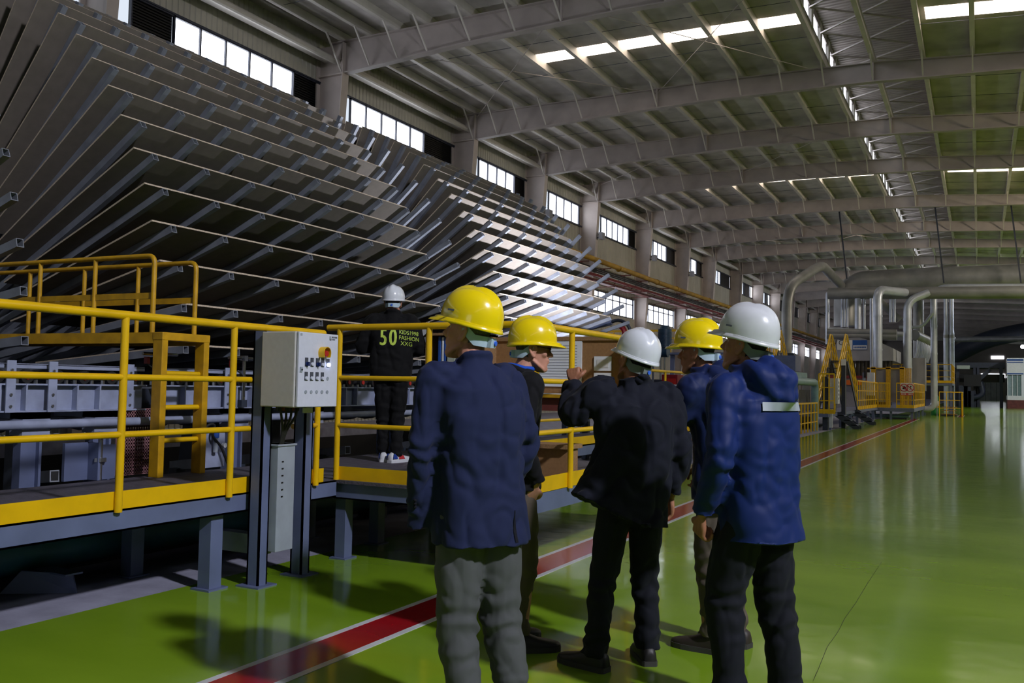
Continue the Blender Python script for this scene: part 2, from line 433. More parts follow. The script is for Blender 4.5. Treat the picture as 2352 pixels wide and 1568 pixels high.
# upper windows: pieces of each bay as they show in the photo (w = glazed, d = dark louvre), pixels along the head line
UP = [[('d', 300, 398), ('w', 398, 672, 5), ('d', 672, 742)], [('w', 803, 972, 5), ('d', 972, 1046)], [('w', 1098, 1180, 4), ('d', 1180, 1212)],
      [('w', 1259, 1328, 4), ('d', 1328, 1339)], [('w', 1379, 1442, 5), ('d', 1442, 1464)], [('w', 1499, 1529, 3), ('d', 1529, 1556)],
      [('w', 1586, 1598, 1), ('d', 1598, 1620)], [('w', 1648, 1653, 1), ('d', 1653, 1676), ('w', 1676, 1681, 1)], [('d', 1708, 1722), ('w', 1722, 1733, 2)],
      [('d', 1757, 1763), ('w', 1763, 1778, 4)]]
wn = 0
def ypx(x): return at(x, 22+.4776*(x-400), 0, XL).y
def window(pieces, z0, z1, transom=None):
    global wn; wn += 1
    ya, yb = pieces[0][1], pieces[-1][2]
    b = MB(); t = .05
    b.box((XL-.02, ya, z1-t), (XL+.07, yb, z1)); b.box((XL-.02, ya, z0), (XL+.07, yb, z0+t))
    for p in pieces: b.box((XL-.02, p[1], z0), (XL+.07, p[1]+t, z1))
    b.box((XL-.02, yb-t, z0), (XL+.07, yb, z1))
    wo = struct(b.build('window_%d' % wn, 'frame_dark'), 'steel framed window strip in the left wall')
    for p in pieces:
        if p[0] == 'w':
            n = p[3]; d = (p[2]-p[1])/n
            for i in range(n):
                MB().box((XL-.03, p[1]+i*d+.02, z0+.03), (XL-.01, p[1]+(i+1)*d-.02, z1-.03)).build('pane', 'pane', wo)
                if i: MB().box((XL-.02, p[1]+i*d-.025, z0), (XL+.06, p[1]+i*d+.025, z1)).build('mullion', 'frame_dark', wo)
            if transom: MB().box((XL-.02, p[1], transom-.03), (XL+.06, p[2], transom+.03)).build('transom', 'frame_dark', wo)
        else:
            MB().box((XL-.05, p[1], z0), (XL-.03, p[2], z1)).build('louver_backing', 'black', wo)
            if p[1] < 60:
                me = MB().add([(-.05, 0, -.03), (.04, 0, -.075), (.04, p[2]-p[1], -.075), (-.05, p[2]-p[1], -.03)], [(0, 1, 2, 3)]).mesh('louver_blade', 'louver')
                k = int((z1-z0-.08)/.085)
                for i in range(k):
                    put('louver_blade', me, wo, mx=Matrix.Translation((XL, p[1], z0+.12+i*.085)))
for bay in UP:
    window([(p[0], ypx(p[1]), ypx(p[2])) + tuple(p[3:]) for p in bay], WB, WT)
for ya in COLS[14:]:
    if ya < 170: window([('w', ya+.3, ya+2.6, 2), ('d', ya+2.6, ya+8.5)], WB, WT)
for i, ya in enumerate(COLS[6:]):
    if ya < 150:
        yb = COLS[7+i] if 7+i < len(COLS) else ya+9
        window([('w', ya+.35, yb-.5, 7)], LB, LT, LT-.38)
for a, z0, z1 in ((15.2, WB, WT),): pass
# far end wall and its gate, right wall, back wall
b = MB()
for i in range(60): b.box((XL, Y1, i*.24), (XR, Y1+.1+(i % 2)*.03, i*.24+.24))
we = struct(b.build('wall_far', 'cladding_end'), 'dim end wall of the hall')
d1 = struct(MB().box((.0, Y1-.1, 0), (4.6, Y1-.02, 4.7)).build('door_1', 'press_grey'), 'grey folding gate in the far wall')
for x in (0., 1.15, 2.3, 3.45, 4.6): MB().box((x-.04, Y1-.16, 0), (x+.04, Y1-.1, 4.7)).build('gate_stile', 'frame_dark', d1)
wd = struct(MB().box((.3, Y1-.12, 5.3), (5.2, Y1-.08, 6.2)).build('window_30', 'pane'), 'daylight strip above the far gate')
MB().box((2.4, Y1-.12, 9.6), (5., Y1-.08, 10.3)).build('pane', 'pane', wd)
b = MB(); b.box((XR, Y0, 0), (XR+.1, Y1, 10.3)); b.box((XR, Y0, 11.6), (XR+.1, Y1, 12.6))
wr = struct(b.build('wall_right', 'cladding'), 'cladding wall on the right side of the hall')
for yc in COLS: MB().box((XR-.6, yc-.15, 0), (XR, yc+.15, 12.3)).build('column', 'column', wr)
for ya, yb in zip(COLS, COLS[1:]):
    if ya < 140:
        wo = struct(MB().box((XR-.02, ya+.3, 10.3), (XR+.05, yb-.3, 10.36)).build('window_%d' % (40+COLS.index(ya)), 'frame_dark'), 'clerestory window strip in the right wall')
        n = 6; d = (yb-ya-.8)/n
        for i in range(n): MB().box((XR+.02, ya+.4+i*d, 10.4), (XR+.04, ya+.36+(i+1)*d, 11.56)).build('pane', 'pane_right', wo)
b = MB(); b.box((XL, Y0-.1, 0), (-3., Y0, 13.8)); b.box((7., Y0-.1, 0), (XR, Y0, 13.8)); b.box((-3., Y0-.1, 6.), (7., Y0, 13.8))
struct(b.build('wall_back', 'cladding'), 'gable wall with an open gate behind the viewer')

# ---------------------------------------------------------------- services on the left wall
HY = (44.5, 47, 50.5, 54, 57.2, 62, 66, 71, 77, 82, 90, 98)
t = thing('wall_pipe', 'yellow pipe with couplings running along the left wall columns', 'pipe', (-19.98, 46, 8.8))
MB().tube([(-19.98, 42, 9.0), (-19.98, 60., 8.9), (-19.98, 150., 8.9)], .16, 10).build('pipe_run', 'yellow_pipe', t, 40)
for y in (45.5, 52, 59.5, 64, 73, 80, 88): MB().tube([(-19.98, y-.04, 8.9), (-19.98, y+.04, 8.9)], .2, 10).build('coupling', 'yellow_pipe', t, 40)
t = thing('wall_pipe', 'thin dark red pipe on wall brackets below the yellow pipe', 'pipe', (-20.12, 46, 8.0))
MB().tube([(-20.12, 40, 8.1), (-20.12, 150., 8.1)], .09, 8).build('pipe_run', 'red_pipe', t, 40)
for y in HY:                                             # brackets stand out from the wall and carry both pipes
    b = MB(); b.bar((XL, y, 8.725), (-19.88, y, 8.725), .05, .05); b.bar((XL, y, 7.99), (-20.02, y, 7.99), .05, .05)
    b.bar((-20.33, y, 7.99), (-20.33, y, 8.725), .04, .04); b.bar((-20.36, y, 8.70), (XL, y, 8.1), .04, .04)
    b.build('pipe_hanger', 'brownred', t)
t = thing('cable_tray', 'dark perforated cable tray along the left wall under the red pipe', 'cable tray', (-20.0, 46, 7.7))
b = MB(); b.box((-20.22, 38, 7.66), (-19.78, 150, 7.69)); b.box((-19.8, 38, 7.66), (-19.78, 150, 7.78)); b.build('tray', 'brownred', t)
for y in HY: MB().bar((XL, y+.4, 7.645), (-19.78, y+.4, 7.645), .04, .035).build('tray_bracket', 'brownred', t)
for i in range(3): MB().tube([(-20.16, 38, 8.30+.11*i), (-20.16, 150, 8.30+.11*i)], .045, 6).build('cable', 'cable', t)
for i, (yc, lab) in enumerate(((41.38, 'where the cooling wheel boards end'), (48.71, 'above the start of the yellow pipe'), (58.36, 'above the second lower window'), (67.5, 'above the third lower window'))):
    t = thing('floodlight', 'small grey floodlight on the left wall column '+lab, 'floodlight', (-20., yc, 10.4), 'floodlights on the left columns')
    MB().box((-19.95, yc-.15, 10.25), (-19.7, yc+.25, 10.65)).build('housing', 'press_grey', t)
    MB().bar((-20.13, yc, 10.35), (-19.9, yc, 10.38), .05, .05).build('bracket', 'dark_steel', t)

t = thing('high_bay_lamp', 'high-bay lamp hanging under the right half of the roof', 'lamp', HB)
_d = (Vector((-4., 4., 0))-Vector(HB)).normalized(); _h = Vector(HB)-_d*.06
MB().tube([_h-_d*.02, _h-_d*.18, _h-_d*.36], [.5, .3, .14], 16).build('reflector', 'press_grey', t, 40)
MB().cyl(_h-_d*.3, (_h.x+.1, _h.y, lerp(BT, _h.x)+.2), .03, 8).build('hanger', 'dark_steel', t)
# ================================================================ star coolers (board cooling wheels)
YN = 6.2; XC = -2.037*YN; ZC = CAMH-.0125*YN; RW = .8812*YN; SLOT = R(4.48)
def slot_mx(th, y): return Matrix.Translation((XC, y, ZC)) @ Matrix.Rotation(-th, 4, 'Y')
def arm_mesh():
    b = MB(); x0, x1, hw, z0, z1, t, dp = .5, RW+.006, .033, -.080, -.003, .006, .25
    o = [(-hw, z0), (hw, z0), (hw, z1), (-hw, z1)]; i = [(-hw+t, z0+t), (hw-t, z0+t), (hw-t, z1-t), (-hw+t, z1-t)]
    vs = [(x0, y, z) for y, z in o]+[(x1, y, z) for y, z in o]+[(x1, y, z) for y, z in i]+[(x1-dp, y, z) for y, z in i]
    fs = [(0, 1, 2, 3)]
    for k in range(4):
        n = (k+1) % 4; fs += [(k, n, 4+n, 4+k), (4+k, 4+n, 8+n, 8+k), (8+k, 8+n, 12+n, 12+k)]
    fs.append((12, 13, 14, 15)); b.add(vs, fs); return b.mesh('arm', 'arm_steel')
ARM = arm_mesh()
ORD = ['lowest', 'second', 'third', 'fourth', 'fifth', 'sixth', 'seventh', 'eighth', 'ninth', 'tenth', 'eleventh', 'twelfth', 'thirteenth', 'fourteenth', 'fifteenth', 'sixteenth', 'seventeenth', 'eighteenth', 'nineteenth', 'twentieth', 'twenty-first', 'twenty-second', 'twenty-third', 'twenty-fourth', 'twenty-fifth']
NB = 23
def board_mesh(L):
    b = MB(); b.box((RW-2.46, 0, 0), (RW, L, .019))
    me = b.mesh('particleboard', ['board', 'board_edge'])
    for p in me.polygons:
        if abs(p.normal.z) < .5: p.material_index = 1
    return me
BME = board_mesh(5.27); BSH = board_mesh(4.3)
def wheel(yn, which, k0, extra):
    t = thing('star_cooler', 'steel star cooler wheel %s with radial tube arms' % which, 'machine', (XC, yn, 0))
    MB().cyl((XC, yn-1.45, ZC), (XC, yn+(5.55 if not extra else 6.6), ZC), .5, 24).build('hub_drum', 'dark_steel', t, 40)
    rows = [yn-(1.48 if yn < 8 else 1.2)] + [yn+.25+.714*i for i in range(8)] + extra
    for ri, y in enumerate(rows):
        MB().cyl((XC, y-.04, ZC), (XC, y+.04, ZC), .75, 24).build('hub_disc', 'dark_steel', t, 40)
        for k in range(k0, NB+1):
            put('arm', ARM, t, mx=slot_mx(SLOT*k, y))
    for k in range(1, NB+1):
        dy = rnd.uniform(-.015, .015); me = BME
        if yn < 8 and k in (1, 2): dy = .28
        if yn < 8 and k == 2: me = BSH
        o = put('particleboard', me, None, mx=slot_mx(SLOT*k, yn+dy))
        tag(o, 'raw particleboard on the cooling wheel %s, %s up from the rollers' % (which, ORD[k-1]), 'board', 'boards on the cooling wheel '+which)
wheel(YN, 'above the crossover bridge', 0, [])
wheel(13.58, 'lit by the floodlight', 0, [13.58+6.45])
# support stands of the hubs, standing in the pit
for y, lab in ((YN-1.7, 'before the wheel above the crossover bridge'), (11.94, 'between the two cooling wheels'), (20.6, 'beyond the floodlit cooling wheel')):
    t = thing('wheel_stand', 'dark steel hub stand '+lab, 'machine stand', (XC, y, -4.4), 'stands of the cooling wheels')
    MB().prism([(XC-1.2, y-.1, -4.4), (XC+1.2, y-.1, -4.4), (XC+.4, y-.1, ZC+.4), (XC-.4, y-.1, ZC+.4)], (0, .2, 0)).build('frame_plate', 'dark_steel', t)
    MB().cyl((XC, y-.2, ZC), (XC, y+.2, ZC), .3).build('bearing', 'raw_steel', t, 40)

# ================================================================ roller conveyor in front of the wheels
XV = -6.3
t = thing('roller_conveyor', 'grey steel roller conveyor running below the cooling wheels', 'conveyor', (XV, 3, 0))
CY0, CY1 = 1.2, 21.
def seg(y0, y1):
    b = MB(); b.box((XV, y0, 1.20), (XV+.012, y1, 1.40)); b.box((XV-.02, y0, 1.39), (XV+.07, y1, 1.402)); b.box((XV-.02, y0, 1.19), (XV+.07, y1, 1.202))
    return b
for y0, y1 in ((CY0, 5.2), (5.36, 6.9), (7.0, 9.4), (9.45, 12.6), (12.65, 16.8), (16.85, CY1)):
    seg(y0, y1).build('side_beam', 'pale_steel', t)
    y = y0+.25; i = 0
    while y < y1-.1:
        MB().box((XV+.005, y-.006, 1.2), (XV+.075, y+.006, 1.4)).build('web_stiffener', 'pale_steel', t)
        y += .42 if i % 2 else .2; i += 1
    b = MB(); b.box((XV+.02, y0, 1.515), (XV+.035, y1, 1.545)); b.box((XV-.03, y0, 1.54), (XV+.035, y1, 1.55)); b.build('guide_rail', 'pale_steel', t)
for y in (1.6, 2.8, 4.0, 4.33, 5.02, 6.1, 7.3, 8.6, 10., 11.5, 13., 15., 17., 19.):
    b = MB(); b.box((XV+.075, y-.035, 1.19), (XV+.085, y+.035, 1.57)); b.box((XV+.02, y-.035, 1.45), (XV+.085, y+.035, 1.456))
    br = b.build('bracket', 'pale_steel', t)
    for z in (1.235, 1.32, 1.5): MB().cyl((XV+.083, y, z), (XV+.095, y, z), .011, 6).build('bolt', 'raw_steel', br)
y = CY0+.1; i = 0
while y < CY1:
    ro = MB().cyl((XV+.02, y, 1.452), (XV-.9, y, 1.452), .032, 10).build('roller', 'raw_steel', t, 40)
    MB().cyl((XV+.0, y, 1.456), (XV+.045, y, 1.456), .052, 14).build('bearing', 'rubber', ro, 40)
    MB().cyl((XV+.044, y, 1.456), (XV+.054, y, 1.456), .024, 10).build('hub_cap', 'red', ro, 40)
    for d in (-.075, .075): MB().cyl((XV+.03, y+d, 1.402), (XV+.03, y+d, 1.432), .016, 6).build('bolt', 'raw_steel', ro)
    y += .225 if i % 2 else .25; i += 1
MB().tube([(XV+.12, CY0, 1.10), (XV+.12, CY1, 1.10)], .035, 12).build('air_pipe', 'pale_steel', t, 40)
for y in (1.9, 3.1, 4.2, 4.8, 6.25, 7.35, 8.7, 10.2, 12., 14., 16., 18., 20.):
    b = MB(); b.box((XV-.05, y-.11, 1.02), (XV+.1, y+.11, 1.19)); b.box((XV-.4, y-.11, 1.14), (XV+.1, y+.11, 1.19)); b.build('leg_head', 'pale_steel', t)
    b = MB(); b.box((XV-.06, y-.07, 0), (XV+.03, y+.07, 1.02)); b.box((XV+.03, y+.05, 0), (XV+.07, y+.07, 1.02)); b.build('leg', 'frame_steel', t)
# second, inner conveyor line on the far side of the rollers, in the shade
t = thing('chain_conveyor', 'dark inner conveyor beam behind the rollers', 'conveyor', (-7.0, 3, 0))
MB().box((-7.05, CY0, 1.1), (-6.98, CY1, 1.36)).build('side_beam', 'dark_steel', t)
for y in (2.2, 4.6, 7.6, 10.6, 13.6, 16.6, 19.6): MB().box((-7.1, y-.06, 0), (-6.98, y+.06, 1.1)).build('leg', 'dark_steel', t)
for y, lab in ((3.35, 'before the jacking bracket'), (4.45, 'behind the jacking bracket'), (5.9, 'behind the valve panel'), (6.6, 'behind the control cabinet'), (8., 'beside the worker'), (9.6, 'behind the notice board desk')):
    t = thing('square_tube_offcut', 'short square steel tube under the roller conveyor, '+lab, 'steel tube', (-6.35, y, .0), 'tubes under the conveyor')
    MB().bar((-6.9, y+.2, .62), (-6.25, y-.05, .70), .07, .09).build('tube', 'arm_steel', t)
    MB().bar((-6.255, y-.048, .70), (-6.245, y-.052, .70), .05, .07).build('tube_opening', 'black', t)
    MB().box((-6.75, y+.02, 0), (-6.65, y+.2, .62)).build('block', 'dark_steel', t)
# jacking foot, perforated guard, valve panel, sensor posts
t = thing('adjusting_bracket', 'grey jacking bracket with threaded spindle beside the pink guard', 'bracket', (-6.15, 4.55, .66))
b = MB(); b.box((-6.2, 4.42, .66), (-6.17, 4.62, .95)); b.box((-6.2, 4.62, .66), (-6.05, 4.64, .95)); b.box((-6.1, 4.66, .66), (-6.08, 4.8, .93)); b.build('plate', 'frame_steel', t)
MB().cyl((-6.08, 4.66, .66), (-6.08, 4.66, 1.02), .018, 10).build('spindle', 'raw_steel', t, 40)
b = MB(); b.cyl((-6.08, 4.66, .80), (-6.08, 4.66, .83), .05, 6); b.cyl((-6.08, 4.66, 1.0), (-6.08, 4.66, 1.03), .07, 6); b.build('nut', 'raw_steel', t)
t = thing('mesh_guard', 'pink perforated guard panel under the roller conveyor', 'guard', (-6.2, 5.0, .66))
b = MB(); ya, yb, za, zb = 4.93, 5.32, .66, 1.197
for i in range(17): b.box((-6.245, ya+(yb-ya)*i/16-.007, za), (-6.24, ya+(yb-ya)*i/16+.007, zb))
for i in range(20): b.box((-6.246, ya, za+(zb-za)*i/19-.007), (-6.24, yb, za+(zb-za)*i/19+.007))
o = b.build('mesh_panel', 'pink_mesh', t)
t = thing('valve_panel', 'pale panel with air regulator and black hose behind the ladder', 'valve panel', (-6.15, 5.75, .66))
MB().box((-6.2, 5.72, .66), (-6.18, 6.05, 1.02)).build('panel', 'pale_steel', t)
MB().cyl((-6.14, 5.9, .93), (-6.14, 5.9, .99), .03, 12).build('regulator_cap', 'folder_blue', t, 40)
MB().cyl((-6.14, 5.9, .80), (-6.14, 5.9, .93), .022, 12).build('regulator_bowl', 'grey_plastic', t, 40)
MB().tube(rounded([(-6.15, 5.75, 1.0), (-6.12, 5.8, 1.06), (-6.12, 5.87, 1.05), (-6.12, 5.83, .95), (-6.12, 5.95, .85), (-6.1, 6.02, .68)], .05), .012, 8).build('hose', 'rubber', t, 60)
MB().cyl((-6.13, 5.98, .86), (-6.1, 5.98, .86), .022, 12).build('gauge', 'paper', t, 40)
for y, lab in ((5.32, 'chrome sensor post with T-bar seen through the ladder'), (6.28, 'chrome sensor post with T-bar beside the control cabinet')):
    t = thing('sensor_post', lab, 'sensor post', (-6.2, y, 1.2))
    MB().cyl((-6.2, y, 1.2), (-6.2, y, 1.66), .018, 10).build('post', 'rod', t, 40)
    MB().cyl((-6.2, y-.2, 1.665), (-6.2, y+.16, 1.665), .014, 8).build('cross_bar', 'rod', t, 40)
    MB().box((-6.23, y-.02, 1.64), (-6.17, y+.02, 1.69)).build('clamp', 'raw_steel', t)
    MB().box((-6.22, y-.17, 1.58), (-6.18, y-.14, 1.64)).build('sensor', 'dark_red', t)
    MB().tube(rounded([(-6.2, y-.15, 1.58), (-6.18, y-.1, 1.54), (-6.18, y-.02, 1.5), (-6.18, y, 1.3)], .05), .005, 6).build('sensor_cable', 'cable', t)
    MB().box((-6.24, y-.035, 1.2), (-6.18, y+.035, 1.27)).build('base', 'dark_steel', t)
# teal drive duct and gusset below the platform
t = thing('teal_duct', 'dark teal round duct lying under the walkway platform', 'duct', (-5.75, 2, 0))
MB().tube([(-5.85, Y0+30, .27), (-5.85, 11., .27)], .17, 18).build('duct_run', 'teal', t, 60)
for y in (3.9, 5.9, 7.9): MB().box((-6.0, y-.06, 0), (-5.7, y+.06, .12)).build('saddle', 'dark_steel', t)
MB().box((-6.2, -2, .0), (-6.14, 11, .5)).build('skirt_plate', 'dark_steel', t)
g = at(175, 1362, 2, 0)
t = tag(MB().prism([(g.x-.4, g.y-.28, 0), (g.x, g.y, 0), (g.x-.02, g.y-.02, .13), (g.x-.3, g.y-.2, .15)], (-.015, .02, 0)).box((g.x-.33, g.y-.1, .13), (g.x+.02, g.y+.03, .142)).build('gusset_foot', 'frame_steel'), 'grey triangular steel gusset foot on the concrete apron', 'bracket')

# ================================================================ walkway platform with yellow railing
DZ = .65
def post_base(b, x, y, s=.11):
    b.box((x-s/2, y-s/2, .012), (x+s/2, y+s/2, .52)); b.box((x-s*.8, y-s*.8, 0), (x+s*.8, y+s*.8, .012))
FX = -4.65
t = thing('walkway_platform', 'long steel walkway with yellow toe board and railing beside the conveyor', 'platform', (FX, 3.5, 0))
MB().box((-6.05, -1., DZ-.02), (FX-.01, 5.78, DZ+.008)).build('deck', 'deck', t)
b = MB(); b.box((FX-.012, -1., .52), (FX, 5.78, DZ+.005)); b.box((FX-.07, -1., .52), (FX, 5.78, .532)); b.box((FX-.07, -1., DZ-.008), (FX, 5.78, DZ+.005)); b.build('edge_beam', 'frame_steel', t)
MB().box((-6.05, -1., .5), (-6.0, 5.78, DZ-.02)).build('edge_beam', 'frame_steel', t)
for ya, yb in ((-1., 1.9), (1.9, 4.9), (5.32, 5.62)):
    MB().box((FX-.006, ya, DZ+.005), (FX, yb-.004, DZ+.115)).build('toe_board', 'yellow', t)
for y in (-.2, 2.0, 4.56):
    for x in (FX-.11, -5.55):
        b = MB(); post_base(b, x, y); b.build('leg', 'frame_steel', t)
for y in (.0, 1.05, 1.9, 2.78, 3.69, 4.59, 5.50):
    MB().cyl((FX+.018, y, DZ-.01), (FX+.018, y, 1.835), .024, 12).build('rail_post', 'yellow', t, 40)
MB().tube(rounded([(FX+.018, -1., 1.84), (FX+.018, 5.55, 1.84)], .05), .027, 14).build('top_rail', 'yellow', t, 40)
for z in (1.46, 1.11):
    MB().tube([(FX+.018, -1., z), (FX+.018, 4.86, z)], .02, 12).build('mid_rail', 'yellow', t, 40)
MB().tube([(FX+.018, 5.22, 1.11), (FX+.018, 5.5, 1.11)], .02, 12).build('mid_rail', 'yellow_old', t, 40)
# wider operator platform
t = thing('operator_platform', 'wide operator platform with yellow railing carrying the notice board desk', 'platform', (-4.6, 5.8, 0))
PX, PY0, PY1 = -2.93, 5.84, 8.9
MB().box((-6.05, 5.79, DZ-.02), (PX-.01, PY1, DZ+.006)).build('deck', 'deck', t)
b = MB(); b.box((-4.72, PY0-.01, .5), (PX, PY0, DZ)); b.box((-4.72, PY0-.01, .5), (PX, PY0+.06, .512)); b.box((PX-.012, PY0, .5), (PX, PY1, DZ)); b.build('edge_beam', 'frame_steel', t)
MB().box((-4.72, PY0-.016, DZ), (PX, PY0-.010, DZ+.115)).build('toe_board', 'yellow', t)
MB().box((PX, PY0, DZ), (PX+.006, PY1, DZ+.115)).build('toe_board', 'yellow', t)
for x, y in ((-4.68, 5.93), (-4.85, 6.62), (-3.05, 5.95), (-3.05, 8.7), (-5.55, 6.5), (-5.55, 8.7)):
    b = MB(); post_base(b, x, y, .1); b.build('leg', 'frame_steel', t)
RZ = 1.905
for x, y in ((-4.68, PY0-.03), (-3.8, PY0-.03), (PX+.02, 5.9), (PX+.02, 6.55), (PX+.02, 7.9)):
    MB().cyl((x, y, DZ-.01), (x, y, RZ-.01), .024, 12).build('rail_post', 'yellow', t, 40)
MB().tube(rounded([(-4.80, PY0-.03, RZ), (PX+.02, PY0-.03, RZ), (PX+.02, 8.05, RZ)], .12), .027, 14).build('top_rail', 'yellow', t, 40)
for z in (1.49, 1.10):
    MB().tube(rounded([(-4.68, PY0-.03, z), (PX+.02, PY0-.03, z), (PX+.02, 6.55 if z > 1.3 else 7.9, z)], .08), .02, 12).build('mid_rail', 'yellow', t, 40)
# next walkway beyond the operator platform
t = thing('walkway_platform', 'farther steel walkway with yellow railing behind the notice board', 'platform', (-4.9, 12, 0))
MB().box((-6.05, 9.4, DZ-.02), (-4.9, 21., DZ+.006)).build('deck', 'deck', t)
MB().box((-4.91, 9.4, .5), (-4.9, 21., DZ)).build('edge_beam', 'frame_steel', t)
MB().box((-4.9, 9.4, DZ), (-4.894, 21., DZ+.115)).build('toe_board', 'yellow', t)
for i in range(9):
    y = 9.6+1.35*i
    MB().cyl((-4.87, y, DZ-.01), (-4.87, y, 1.75), .02, 8).build('rail_post', 'yellow', t, 40)
for i in range(5):
    b = MB(); post_base(b, -4.97, 9.9+2.7*i, .1); b.build('leg', 'frame_steel', t)
MB().tube([(-4.87, 9.5, 1.75), (-4.87, 20.9, 1.75)], .023, 8).build('top_rail', 'yellow', t, 40)
for z in (1.02, 1.38): MB().tube([(-4.87, 9.5, z), (-4.87, 20.9, z)], .018, 8).build('mid_rail', 'yellow', t, 40)

# ================================================================ crossover bridge and ladder
LX, LY0, LY1 = -5.92, 5.06, 5.50
BZ = 1.83
t = thing('crossover_bridge', 'yellow steel crossover ladder and bridge over the roller conveyor', 'bridge', (LX, 5.28, DZ))
sk = -.06                                                  # the bridge runs slightly skew to the conveyor
def bp(d, y, z): return (LX-d, y+sk*d, z)
for y in (LY0, LY1):
    MB().box((LX-.055, y-.03, DZ+.006), (LX+.055, y+.03, BZ)).build('ladder_stile', 'yellow_old', t, bevel=.006)
MB().box((LX-.058, LY0-.033, BZ-.06), (LX+.058, LY1+.033, BZ+.006)).build('top_step', 'yellow_old', t, bevel=.006)
for z in (.95, 1.22, 1.5):
    MB().cyl((LX, LY0, z), (LX, LY1, z), .022, 12).build('rung', 'yellow', t, 40)
MB().bar(bp(0, LY0, BZ-.04), bp(4.2, LY0, BZ-.04), .05, .09).build('stringer', 'yellow_old', t)
MB().bar(bp(0, LY1, BZ-.04), bp(4.2, LY1, BZ-.04), .05, .09).build('stringer', 'yellow_old', t)
MB().add([bp(.03, LY0+.02, BZ), bp(4.2, LY0+.02, BZ), bp(4.2, LY1-.02, BZ), bp(.03, LY1-.02, BZ)], [(0, 1, 2, 3)]).build('bridge_deck', 'deck', t)
for y, h in ((LY0, .64), (LY1, .64)):
    MB().tube(rounded([bp(.1, y, BZ-.02), bp(.1, y, BZ+h), bp(4., y, BZ+h)], .07), .021, 12).build('bridge_rail', 'yellow_old', t, 40)
    MB().bar(bp(.1, y, BZ+.31), bp(4., y, BZ+.31), .008, .05).build('bridge_mid_rail', 'yellow_old', t)
    for d in (.78, 1.46, 2.2, 3.): MB().cyl(bp(d, y, BZ-.02), bp(d, y, BZ+h), .019, 10).build('bridge_post', 'yellow_old', t, 40)

# ================================================================ control cabinet on its stand
t = thing('control_cabinet', 'pale grey control cabinet with emergency stop on a two-legged steel stand', 'control cabinet', (-4.75, 5.2, 0))
for y0, y1, top in ((4.99, 5.08, 1.81), (5.44, 5.53, 1.27)):
    b = MB(); b.box((-4.83, y0, .01), (-4.72, y0+.012, top)); b.box((-4.83, y1-.012, .01), (-4.72, y1, top)); b.box((-4.83, y0, .01), (-4.815, y1, top)); b.box((-4.735, y0, .01), (-4.72, y1, top))
    b.box((-4.88, y0-.05, 0), (-4.67, y1+.05, .01)); b.build('stand_leg', 'frame_steel', t)
MB().box((-4.80, 5.0, 1.27), (-4.70, 5.5, 1.30)).build('stand_bracket', 'frame_steel', t)
MB().box((-4.72, 4.955, 1.272), (-4.412, 5.385, 1.802)).build('cabinet_body', 'cabinet_side', t, bevel=.008)
dr = MB().box((-4.408, 4.965, 1.275), (-4.385, 5.388, 1.800)).build('cabinet_door', 'cabinet', t, bevel=.006)
DX = -4.385
def dp(y, z, d=0): return (DX+d, y, z)
MB().box((DX, 4.978, 1.52), (DX+.008, 5.0, 1.555)).cyl((DX, 4.99, 1.536), (DX+.014, 4.99, 1.536), .006, 8, mi=1).build('door_lock', ['grey_plastic', 'black'], dr)
b = MB()
rw = [[(DX+x, 5.205+r*math.sin(a)*.95, 1.662+r*math.cos(a)*1.05 if abs(a) < R(110) else 1.662-.034) for a in [R(-120+240*i/14) for i in range(15)]] for x, r in ((0, .04), (.055, .04), (.055, .036), (0.0, .036))]
b.rows(rw, False); b.build('stop_shroud', 'yellow', dr, 50)
b = MB(); b.cyl((DX, 5.205, 1.655), (DX+.03, 5.205, 1.655), .012); b.cyl((DX+.028, 5.205, 1.655), (DX+.048, 5.205, 1.655), .025, 18, .021); b.build('stop_button', 'red', dr, 40)
for row, z in enumerate((1.577, 1.478, 1.381)):
    for i in range(5):
        y = 5.045+.0575*i
        if row == 2 or (row == 1 and i == 4):
            MB().cyl(dp(y, z), dp(y, z, .004), .0125, 14).build('blanking_plug', 'grey_plastic', dr, 40); continue
        MB().box((DX, y-.014, z+.012), (DX+.004, y+.014, z+.042)).build('legend_plate', 'sign_dark', dr)
        MB().box((DX, y-.016, z-.018), (DX+.003, y+.016, z+.044)).build('switch_plate', 'frame_dark', dr)
        if row == 0 and i in (0, 2):
            o = MB().cyl(dp(y, z), dp(y, z, .012), .0145, 14).build('selector_switch', 'knob_blue', dr, 40)
            MB().box((DX+.012, y-.004, z-.014), (DX+.03, y+.004, z+.014)).build('selector_handle', 'knob_blue', dr)
        elif row == 0 and i == 4:
            MB().cyl(dp(y, z), dp(y, z, .016), .0145, 16).build('indicator_lamp', 'lamp_lit', dr, 40)
        else:
            MB().cyl(dp(y, z), dp(y, z, .014), .0145, 14, .012).build('push_button', 'cabinet', dr, 40)
# small maker's mark in the upper corner of the door and a tiny plate in the other
b = MB(); b.box((DX, 5.285, 1.758), (DX+.0012, 5.306, 1.785)); b.prism([(DX, 5.288, 1.755), (DX, 5.306, 1.755), (DX, 5.306, 1.77)], (.0016, 0, 0), 1)
for k in range(4): b.box((DX, 5.314+.0155*k, 1.772), (DX+.0012, 5.325+.0155*k, 1.784), 1)
for k in range(3): b.box((DX, 5.314+.013*k, 1.757), (DX+.0012, 5.322+.013*k, 1.766), 1)
b.build('maker_mark', ['grey_plastic', 'sign_dark'], dr)
MB().box((DX, 4.975, 1.772), (DX+.001, 4.995, 1.790)).build('type_plate', 'grey_plastic', dr)
for i in range(4):
    MB().tube(rounded([(-4.62, 5.05+.06*i, 1.275), (-4.62, 5.07+.05*i, 1.2), (-4.66, 5.13+.012*i, 1.1), (-4.69, 5.14+.008*i, 1.0), (-4.70, 5.14+.008*i, .9)], .05), .009, 8).build('cable', 'cable', t, 60)
